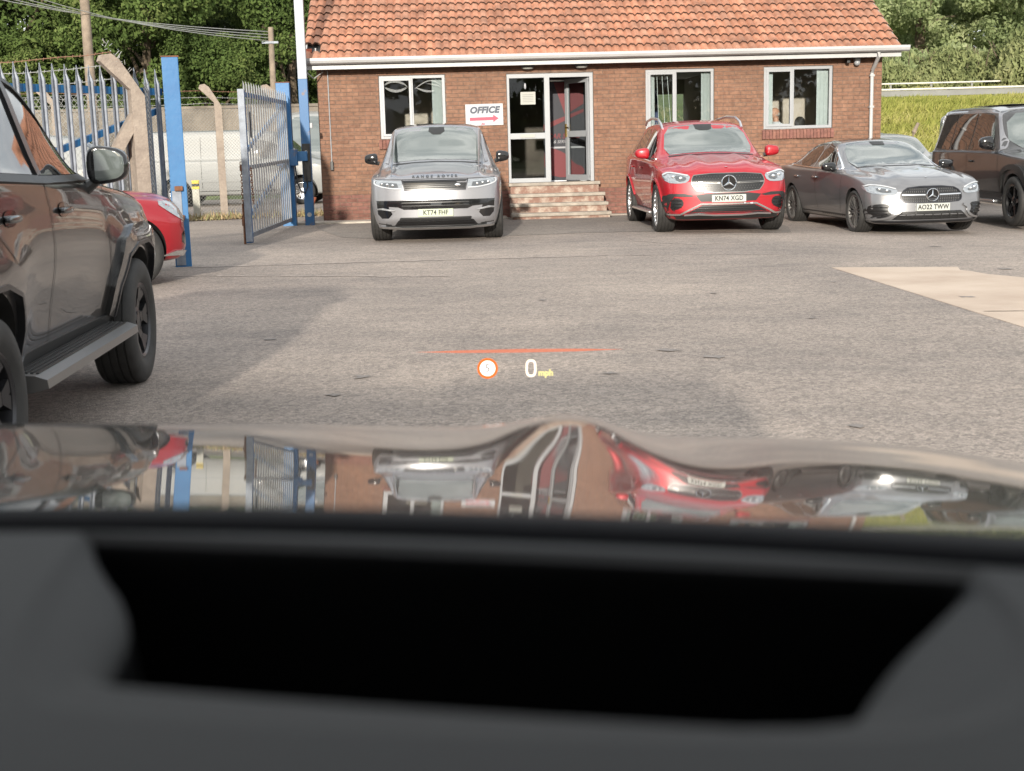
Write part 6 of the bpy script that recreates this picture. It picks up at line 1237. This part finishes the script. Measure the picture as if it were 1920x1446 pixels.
# ---------------------------------------------------------------- simple family of other vehicles
def crossover(name, label, pm, cat='car', H=1.65, Lg=4.5, W=.92, group=None):
    k = H/1.65; s = Lg/4.5
    rows = [
        (0.00*s, .26, .78*W/.92, .36, .85*W/.92, .58, .84*W/.92, .82*k, .62, .92*k, .95*k), (.30*s, .24, .85*W/.92, .34, .91*W/.92, .62, .88*W/.92, .92*k, .66, 1.00*k, 1.03*k),
        (1.15*s, .24, W-.05, .34, W, .66, W-.02, .99*k, .72, 1.08*k, 1.11*k), (1.30*s, .24, W-.05, .34, W, .66, W-.02, 1.00*k, .74, 1.11*k, 1.14*k),
        (2.05*s, .24, W-.05, .34, W, .66, W-.025, 1.03*k, .64, 1.53*k, 1.59*k), (2.7*s, .24, W-.05, .34, W, .66, W-.025, 1.05*k, .635, 1.58*k, 1.64*k),
        (3.7*s, .24, W-.05, .34, W, .68, W-.03, 1.07*k, .61, 1.53*k, 1.58*k), (4.25*s, .30, W-.07, .4, W-.02, .70, W-.05, 1.08*k, .58, 1.22*k, 1.28*k), (4.5*s, .38, W-.12, .46, W-.08, .70, W-.12, 1.02*k, .55, 1.06*k, 1.08*k)]
    c = Car(name, label, rows, pm, cat=cat, bow=.26, lean=[(.2, .08), (.4, 0), (.7, .02), (.95, .12), (2, .2)], wheels=[(.86*s, .40), (.86*s+2.66*s, .40)], group=group)
    for x in (-.80, .80):
        for y in (.86*s, 3.52*s): c.wheel(x, y, .355, .23, .24, 'multi', 'alloy', 7)
    c.patch('windscreen', [(-.70, 1.13*k), (0, 1.16*k), (.70, 1.13*k), (.60, 1.50*k), (0, 1.56*k), (-.60, 1.50*k)], 'car_glass', sp=.09, rnd=1)
    c.patch('rear_window', [(-.58, 1.22*k), (.58, 1.22*k), (.54, 1.50*k), (0, 1.53*k), (-.54, 1.50*k)], 'car_glass_dark', 'y', 1, sp=.09, rnd=1)
    for w in ([(1.50*s, 1.08*k), (2.05*s, 1.44*k), (2.60*s, 1.52*k), (2.60*s, 1.09*k)], [(2.70*s, 1.09*k), (2.70*s, 1.52*k), (3.45*s, 1.49*k), (3.70*s, 1.14*k)]): c.both('side_window', w, 'car_glass_dark', axis='x', sp=.08, rnd=1)
    c.both('headlight', [(.82, .86*k), (.60, .83*k), (.50, .78*k), (.56, .70*k), (.78, .72*k), (.86, .79*k)], 'lamp_glass', off=.006, thick=.006, sp=.05, rnd=1)
    for sg in (-1, 1):
        c.patch('headlight_side', [(.08*s, .86*k), (.34*s, .93*k), (.60*s, .94*k), (.34*s, .76*k), (.12*s, .66*k)], 'lamp_glass', 'x', sg, off=.006, thick=.006, sp=.05, rnd=1)
        c.patch('tail_lamp', [(4.20*s, 1.04*k), (4.44*s, 1.0*k), (4.44*s, .86*k), (4.15*s, .92*k)], 'tail_red', 'x', sg, off=.006, thick=.006, sp=.05, rnd=1)
    c.both('tail_lamp', [(.72, 1.02*k), (.52, 1.0*k), (.52, .90*k), (.74, .88*k)], 'tail_red', off=.004) if False else None
    for x in (-1, 1): c.patch('tail_lamp', [(x*.74, 1.02*k), (x*.50, 1.0*k), (x*.50, .90*k), (x*.76, .88*k)], 'tail_red', 'y', 1, off=.006, sp=.06)
    c.patch('grille', [(-.46, .80*k), (.46, .80*k), (.40, .56*k), (-.40, .56*k)], 'dark_grille', sp=.07, rnd=1)
    c.both('corner_intake', [(.84, .60*k), (.62, .58*k), (.60, .44*k), (.82, .42*k)], 'black_gloss', sp=.06, rnd=1)
    c.strip('bumper_chin', [(-.84, .34), (-.5, .30), (.5, .30), (.84, .34)], .05, 'chrome', off=.006, thick=.022)
    c.patch('number_plate', [(-.26, .53*k), (.26, .53*k), (.26, .45*k), (-.26, .45*k)], 'plate_white', off=.012)
    c.mirror(.98, 1.55*s, 1.14*k, pm, (.10, .07, .07)); c.handles((2.4*s, 3.3*s), .93*k, pm)
    c.bstrip('door_seam', [(1.36*s, 1.02*k), (1.38*s, .6), (1.46*s, .36)], .008, 'black_plastic', 'x', rnd=1); c.bstrip('door_seam', [(2.64*s, 1.06*k), (2.62*s, .36)], .008, 'black_plastic', 'x')
    c.both('side_sill', [(1.28*s, .27), (3.10*s, .27), (3.10*s, .36), (1.28*s, .36)], 'black_plastic', axis='x', sp=.12)
    return c
rs = crossover('red_crossover', 'red car nosing out between the dark off-roader and the blue gate post', 'maroon_red', H=1.60)
rs.root.location = (-3.98, 15.62, 0); rs.root.rotation_euler = (0, 0, R(132))
def panel_van(name, label, H=2.0, Lg=5.3, group='white vans beyond the fence'):
    k = H/2.0; s = Lg/5.3
    rows = [
        (0.00, .28, .80, .38, .90, .60, .89, .88, .68, .98, 1.00), (.30*s, .26, .88, .36, .96, .66, .94, 1.00, .74, 1.08, 1.11), (.75*s, .26, .90, .36, .97, .70, .95, 1.08, .78, 1.20, 1.23),
        (.90*s, .26, .90, .36, .97, .70, .95, 1.10, .78, 1.26, 1.29), (1.75*s, .26, .90, .36, .97, .72, .955, 1.14, .76, 1.84*k, 1.89*k), (2.3*s, .26, .90, .36, .97, .72, .955, 1.16, .86, 1.91*k, 1.96*k),
        (4.9*s, .28, .90, .38, .97, .72, .955, 1.18, .87, 1.92*k, 1.97*k), (5.2*s, .32, .89, .42, .96, .72, .945, 1.18, .86, 1.88*k, 1.92*k), (5.3*s, .36, .88, .46, .95, .72, .935, 1.18, .85, 1.84*k, 1.87*k)]
    c = Car(name, label, rows, 'van_white', cat='van', bow=.22, rr=.06, rbow=.03, wheels=[(.95*s, .41), (.95*s+3.3*s, .41)], group=group)
    for x in (-.82, .82):
        for y in (.95*s, 4.25*s): c.wheel(x, y, .345, .225, .225, 'split', 'alloy', 8)
    c.patch('windscreen', [(-.74, 1.30), (0, 1.33), (.74, 1.30), (.70, 1.78*k), (0, 1.84*k), (-.70, 1.78*k)], 'car_glass', sp=.1, rnd=1)
    c.both('side_window', [(1.15*s, 1.20), (1.62*s, 1.62*k), (2.15*s, 1.70*k), (2.15*s, 1.19)], 'car_glass_dark', axis='x', sp=.09, rnd=1)
    c.bstrip('side_rib', [(2.5*s, 1.22), (5.0*s, 1.22)], .03, 'van_white', 'x', off=.004, thick=.012); c.bstrip('side_moulding', [(1.5*s, .66), (3.75*s, .66)], .07, 'van_white', 'x', off=.004, thick=.014)
    c.bstrip('door_seam', [(2.25*s, 1.78*k), (2.25*s, .45)], .012, 'black_plastic', 'x'); c.bstrip('door_seam', [(3.55*s, 1.78*k), (3.55*s, .45)], .012, 'black_plastic', 'x')
    c.both('headlight', [(.84, .96), (.62, .94), (.58, .80), (.82, .78)], 'lamp_glass', off=.006, thick=.006, sp=.06, rnd=1)
    c.patch('grille', [(-.5, .92), (.5, .92), (.45, .62), (-.45, .62)], 'dark_grille', sp=.08); c.patch('bumper', [(-.84, .55), (.84, .55), (.8, .34), (-.8, .34)], 'black_plastic', off=.005, thick=.02, sp=.1)
    for x in (-1, 1): c.patch('tail_lamp', [(x*.90, 1.25), (x*.80, 1.25), (x*.80, .85), (x*.91, .85)], 'tail_red', 'y', 1, off=.006, sp=.08)
    c.mirror(1.05, 1.25*s, 1.30, 'black_plastic', (.09, .07, .12)); c.both('side_sill', [(1.42*s, .29), (3.78*s, .29), (3.78*s, .40), (1.42*s, .40)], 'black_plastic', axis='x', sp=.15)
    return c
v1 = panel_van('white_van', 'white panel van parked side-on behind the wire fence and open gate'); v1.root.location = (-4.35, 36.0, 0); v1.root.rotation_euler = (0, 0, R(88))
v2 = panel_van('white_van', 'tall white box van beyond the blue and white pole', 2.75, 5.6); v2.root.location = (-6.6, 44.5, 0); v2.root.rotation_euler = (0, 0, R(2))
w1 = crossover('white_car', 'white car with red tail lamp behind the palisade gate leaf', 'van_white', H=1.82, Lg=4.7, group='white cars beyond the fence'); w1.root.location = (-11.55, 24.2, 0); w1.root.rotation_euler = (0, 0, R(-86))
w2 = crossover('white_car', 'white car roof showing above the grey saloon', 'van_white', H=1.56, Lg=4.5, group='cars beyond the office'); w2.root.location = (8.80, 28.6, -.12); w2.root.rotation_euler = (0, 0, R(4))
w3 = crossover('dark_car', 'dark car roof low behind the white car beside the office corner', 'charcoal', H=1.62, Lg=4.4, group='cars beyond the office'); w3.root.location = (11.3, 33.4, -.10); w3.root.rotation_euler = (0, 0, R(80))
v3 = panel_van('white_van', 'white van standing behind the tall grey off-roader', 2.0, 5.0, 'cars beyond the office'); v3.root.location = (11.65, 28.2, -.10); v3.root.rotation_euler = (0, 0, R(2))
# tall van added unseen behind the viewer's left shoulder to shade the yard
shade_van = panel_van('white_van', 'tall white van added unseen behind the viewer to shade the tarmac', 3.1, 5.9, 'vans added out of view'); shade_van.root.location = (-2.32, -1.55, 0); shade_van.root.rotation_euler = (0, 0, R(180))
# ---------------------------------------------------------------- the car the photograph is taken from
own = thing('driven_car', 'dark glossy car around the viewer, bonnet and dashboard top with projector well', 'car', (-.28, 0, 0))
OX = -.28
def at_own(v): return [(x-OX, y, z) for x, y, z in v]
class OB(MB):
    def build(s, name, mats, parent=None, **k): s.v = at_own(s.v); return MB.build(s, name, mats, parent or own, **k)
LX = [-1.28, -1.2, -1.0, -.69, -.48, -.33, -.19, -.06, .01, .06, .10, .13, .18, .24, .31, .46, .60, .66, .72]
LF = [-.13, -.055, .002, .012, .004, .001, -.005, -.010, -.004, .004, .001, -.011, -.025, -.029, -.030, -.036, -.054, -.070, -.14]      # section near the nose
LN = [-.13, -.055, .000, .006, .002, .000, -.003, -.006, -.009, -.013, -.016, -.019, -.024, -.028, -.031, -.038, -.056, -.072, -.14]      # section near the windscreen
def hz():
    ys = np.linspace(.66, 1.96, 66); z = 1.182+.24*.115; out = []; pz = None
    for i, y in enumerate(ys):
        sl = -.113 if y < .9 else -(.121+.042*(y-.9)+(1.15*max(0, y-1.50)**2))
        if i: z += sl*(ys[1]-ys[0])
        out.append((y, z))
    return out
prof = [(a, b+.010) for a, b in hz()]; y0, z0_ = prof[-1]
prof += [(y0+.05, z0_-.035), (y0+.09, z0_-.09), (y0+.115, z0_-.17), (y0+.12, z0_-.30), (y0+.11, z0_-.55), (y0+.02, z0_-.68)]
xs = np.linspace(-1.28, .72, 121); sm_ = lambda q: np.convolve(np.pad(pchip(LX, q, xs), 2, mode='edge'), [.1, .2, .4, .2, .1], 'valid'); latF, latN = sm_(LF), sm_(LN)
V = []; n = len(xs)
for y, z in prof:
    k = 1.0 if y < 1.5 else 1.0
    near = 1.; tf_ = min(1, max(0, (y-1.05)/.62)); tf_ = tf_*tf_*(3-2*tf_)
    for x, l in zip(xs, latN*(1-tf_)+latF*tf_):
        e = abs((x+.28)/1.0); V.append((x, y-(.10*e**3 if y > 1.4 else .10*e**3*max(0, (y-.9)/.5)), z+l*near))
F = [(j*n+i, j*n+i+1, (j+1)*n+i+1, (j+1)*n+i) for j in range(len(prof)-1) for i in range(n-1)]
bn = OB().add(V, F).build('bonnet', 'own_paint', smooth=True, angle=60)
for x0, x1 in ((-1.31, -1.275), (.715, .75)):
    o = OB(); o.prism([(-2.6, .35), (1.98, .35), (2.0, .7), (1.85, .88), (1.2, 1.03), (.66, 1.10), (-2.6, 1.10)], x0, x1, 'x'); o.build('side_panel', 'own_paint')
OB().box(-1.27, .71, .60, .88, 1.10, 1.16).build('scuttle', 'trim_black')
E1 = [(-1.15, .655), (-.9, .66), (-.5, .652), (-.26, .640), (-.12, .626), (0, .604), (.1, .582), (.22, .548), (.4, .49), (.60, .40)]
B1 = [(-1.15, .615), (-.9, .62), (-.5, .612), (-.24, .598), (-.12, .583), (0, .560), (.1, .536), (.2, .505), (.4, .44), (.60, .35)]
ex = np.linspace(-1.15, .60, 50); ey = pchip([p[0] for p in E1], [p[1] for p in E1], ex); by = pchip([p[0] for p in B1], [p[1] for p in B1], ex)
V = []; F = []
for x, a, b in zip(ex, ey, by): V += [(x, a+.006, 1.235), (x, a, 1.257), (x, a-.008, 1.262), (x, b+.008, 1.264), (x, b, 1.258), (x, b, 1.245)]
for i in range(len(ex)-1):
    for k in range(5): F.append((i*6+k, i*6+k+1, (i+1)*6+k+1, (i+1)*6+k))
OB().add(V, F).build('windscreen_trim', 'trim_black', smooth=True, angle=70)
# dashboard top with the projector well of the head-up display
R0 = [(-.199, .588), (-.198, .588), (.0, .5475), (.181, .505), (.182, .503), (.181, .45), (.170, .395), (.130, .352), (.0, .362), (-.128, .384), (-.164, .402), (-.185, .46)]
R1 = [(-.193, .584), (-.192, .584), (.0, .544), (.176, .501), (.177, .499), (.174, .45), (.158, .402), (.114, .362), (.0, .378), (-.138, .408), (-.160, .420), (-.178, .48)]
R2 = [(-.191, .581), (-.190, .581), (.0, .541), (.173, .499), (.174, .497), (.146, .465), (.120, .425), (.095, .376), (.0, .399), (-.140, .434), (-.145, .438), (-.153, .512)]
K = 2; P0, P1, P2 = ([tuple(p) for p in chaikin(r, K)] for r in (R0, R1, R2)); n = len(P0)
out = [(-1.2, .20), (.64, .20), (.64, .345), (.5, .40)]+[(float(a), float(b)-.004) for a, b in zip(ex[::-1], by[::-1])]
pts = out+P0; no = len(out); gp = [(gx, gy) for gx in np.arange(-1.15, .6, .06) for gy in np.arange(.22, .62, .04) if inpoly(gx, gy, out) and not inpoly(gx, gy, P0) and min((gx-p[0])**2+(gy-p[1])**2 for p in pts) > .0004]
vs, es_, fs_, _, _, _ = delaunay_2d_cdt([Vector(p) for p in pts+gp], [(i, (i+1) % no) for i in range(no)]+[(no+i, no+(i+1) % n) for i in range(n)], [], 1, 1e-6)
fs_ = [f for f in fs_ if not inpoly(sum(vs[i].x for i in f)/3, sum(vs[i].y for i in f)/3, P0) and inpoly(sum(vs[i].x for i in f)/3, sum(vs[i].y for i in f)/3, out)]
dash = OB().add([(v.x, v.y, 1.26) for v in vs], fs_).build('dashboard', 'dash_soft', smooth=True)
V = [(p[0], p[1], 1.26) for p in P0]+[(p[0], p[1], 1.2565) for p in P1]
OB().add(V, [(i, (i+1) % n, n+(i+1) % n, n+i) for i in range(n)]).build('well_lip', 'dash_soft', dash, smooth=True, angle=20)
NRG = 6; V = []
for q in range(NRG+1):
    t = q/NRG*PI/2; V += [(p[0]+(c[0]-p[0])*math.sin(t), p[1]+(c[1]-p[1])*math.sin(t), 1.2565-.014*(1-math.cos(t))) for p, c in zip(P1, P2)]
V += [(p[0]*.9, .47+(p[1]-.47)*.85, 1.13) for p in P2]
wl = OB(); wl.v = V; wl.f = []; wl.m = []
for i in range(n):
    j = (i+1) % n
    for k in range(NRG+1): wl.f.append((k*n+i, k*n+j, (k+1)*n+j, (k+1)*n+i)); wl.m.append(0 if k == NRG or P1[i][1] > .582-(P1[i][0]+.19)*.225-.012 else 1)
wl.f.append(tuple((NRG+1)*n+i for i in range(n))); wl.m.append(0)
wl.build('projector_well', ['dash_black', 'dash_soft'], dash, smooth=True, angle=60)
# windscreen, pillars, roof and cabin sides
V = []; F = []; NT = 12
for t in np.linspace(0, 1, NT+1):
    for x, a in zip(ex[2:-3], ey[2:-3]): V.append((-.28+(x+.28)*(1-.14*t), a+.008-.55*t+.03*math.sin(PI*t), 1.25+.72*t))
m_ = len(ex[2:-3])
F = [(j*m_+i, j*m_+i+1, (j+1)*m_+i+1, (j+1)*m_+i) for j in range(NT) for i in range(m_-1)]
OB().add(V, F).build('windscreen', 'windscreen_glass', smooth=True, angle=80)
for x0, x1, y in ((-1.17, -1.03, .655), (.56, .40, .46)): OB().beam((x0, y, 1.18), (x1, y-.58, 1.98), .07, .09).build('pillar', 'trim_black')
rf_ = OB().cbox(-1.16, .46, -2.5, .13, 1.975, 2.02, .015).build('roof', 'own_paint'); OB().box(-1.14, .44, -2.48, .12, 1.955, 1.972).build('headlining', 'headliner', rf_)
OB().box(-1.27, .71, -2.62, -2.55, .4, 1.975).build('tailgate_sun_block', 'trim_black')  # opaque without rear glass, like the rear side panes, to block the sun
for x in (-1.24, .66):
    OB().add([(x, -2.55, 1.10), (x, -.35, 1.10), (x+(.16 if x < 0 else -.16), -.35, 1.97), (x+(.16 if x < 0 else -.16), -2.5, 1.97)], [(0, 1, 2, 3)]).build('tinted_window', 'car_glass_dark'); OB().add([(x, -.30, 1.10), (x, .42, 1.10), (x+(.16 if x < 0 else -.16), -.05, 1.96), (x+(.16 if x < 0 else -.16), -.30, 1.96)], [(0, 1, 2, 3)]).build('side_window', 'windscreen_glass')
    OB().beam((x, -.33, .9), (x+(.16 if x < 0 else -.16), -.33, 1.98), .07, .10).build('pillar', 'trim_black')
OB().box(-1.26, .70, -2.55, .60, .38, .44).build('floor_pan', 'trim_black'); OB().box(-1.26, .70, .12, .20, .44, 1.25).build('dash_fascia', 'dash_soft')
for x in (-.66, .10):
    OB().cbox(x-.25, x+.25, -1.05, -.90, .85, 1.45, .05).cbox(x-.25, x+.25, -.95, -.45, .70, .86, .05).build('seat', 'dash_soft'); OB().cbox(x-.13, x+.13, -1.08, -.98, 1.48, 1.68, .04).build('headrest', 'dash_soft')
for x, sg in ((-1.17, -1), (.61, 1)):
    for y in (1.15, -1.75):
        OB().lathe([(-.12, .24), (-.13, .34), (-.10, .385), (.10, .385), (.13, .34), (.12, .24)], 40, c=(x, y, .385)).build('tyre', 'rubber', smooth=True); OB().lathe([(-.10, .24), (.05, .20), (.06, .001)] if sg > 0 else [(.10, .24), (-.05, .20), (-.06, .001)], 32, c=(x, y, .385)).build('rim', 'alloy_dark', smooth=True)
# ---------------------------------------------------------------- head-up display image floating ahead of the bonnet
Rm = (Matrix.Rotation(PI/2-R(10.3), 3, 'X') @ Matrix.Rotation(R(-1.2), 3, 'Z'))
hud = thing('head_up_display', 'glowing head-up display with speed, limit roundel and red bar before the bonnet', 'display', (0, 5.6, .487)); hud.rotation_mode = 'QUATERNION'; hud.rotation_quaternion = Rm.to_quaternion()
emit('hud_red', (1.0, .26, .13), .62, .72); emit('hud_orange', (1.0, .20, .04), .8); emit('hud_white', (1.0, .93, .84), 1.2); emit('hud_warm', (1.0, .80, .62), 1.15); emit('hud_yellow', (.95, .82, .36), .75); emit('hud_ink', (.42, .33, .28), .28)
k_ = 5.6/2500/math.cos(R(9.6))
def hp(px, py): return ((px-960)*k_, -(py-693)*k_)
b = [hp(780, 662), hp(860, 659), hp(980, 656.8), hp(1090, 656.8), hp(1172, 658.5), hp(1090, 661.8), hp(980, 663.8), hp(860, 664)]
MB().add([(x, y, 0) for x, y in b], [tuple(range(len(b)))]).build('red_bar', 'hud_red', hud)
cx, cy = hp(915, 693)
HF = 5.6/3.2
MB().lathe([(0, .0180*HF), (0, .0252*HF)], 40, 'z', (cx, cy, 0)).build('roundel_ring', 'hud_orange', hud); MB().lathe([(.0005, .0001), (.0005, .0190*HF)], 40, 'z', (cx, cy, 0)).build('roundel_face', 'hud_white', hud)
text_obj('limit_digit', '5', 'hud_ink', hud, (cx, cy, .003), .026*HF, rot=(0, 0, 0), extrude=0)
x, y = hp(996.5, 693); P = [(.0105*HF*math.copysign(abs(math.cos(t))**.62, math.cos(t)), .0185*HF*math.copysign(abs(math.sin(t))**.72, math.sin(t))) for t in np.linspace(0, 2*PI, 41)[:-1]]
MB().tube([(x+p[0], y+p[1], 0) for p in P], .0029*HF, 6, closed=True).build('speed_digit', 'hud_warm', hud); x, y = hp(1024, 702); text_obj('unit_lettering', 'mph', 'hud_yellow', hud, (x, y, 0), .0205*HF, rot=(0, 0, 0), extrude=0, bold=.0012*HF)
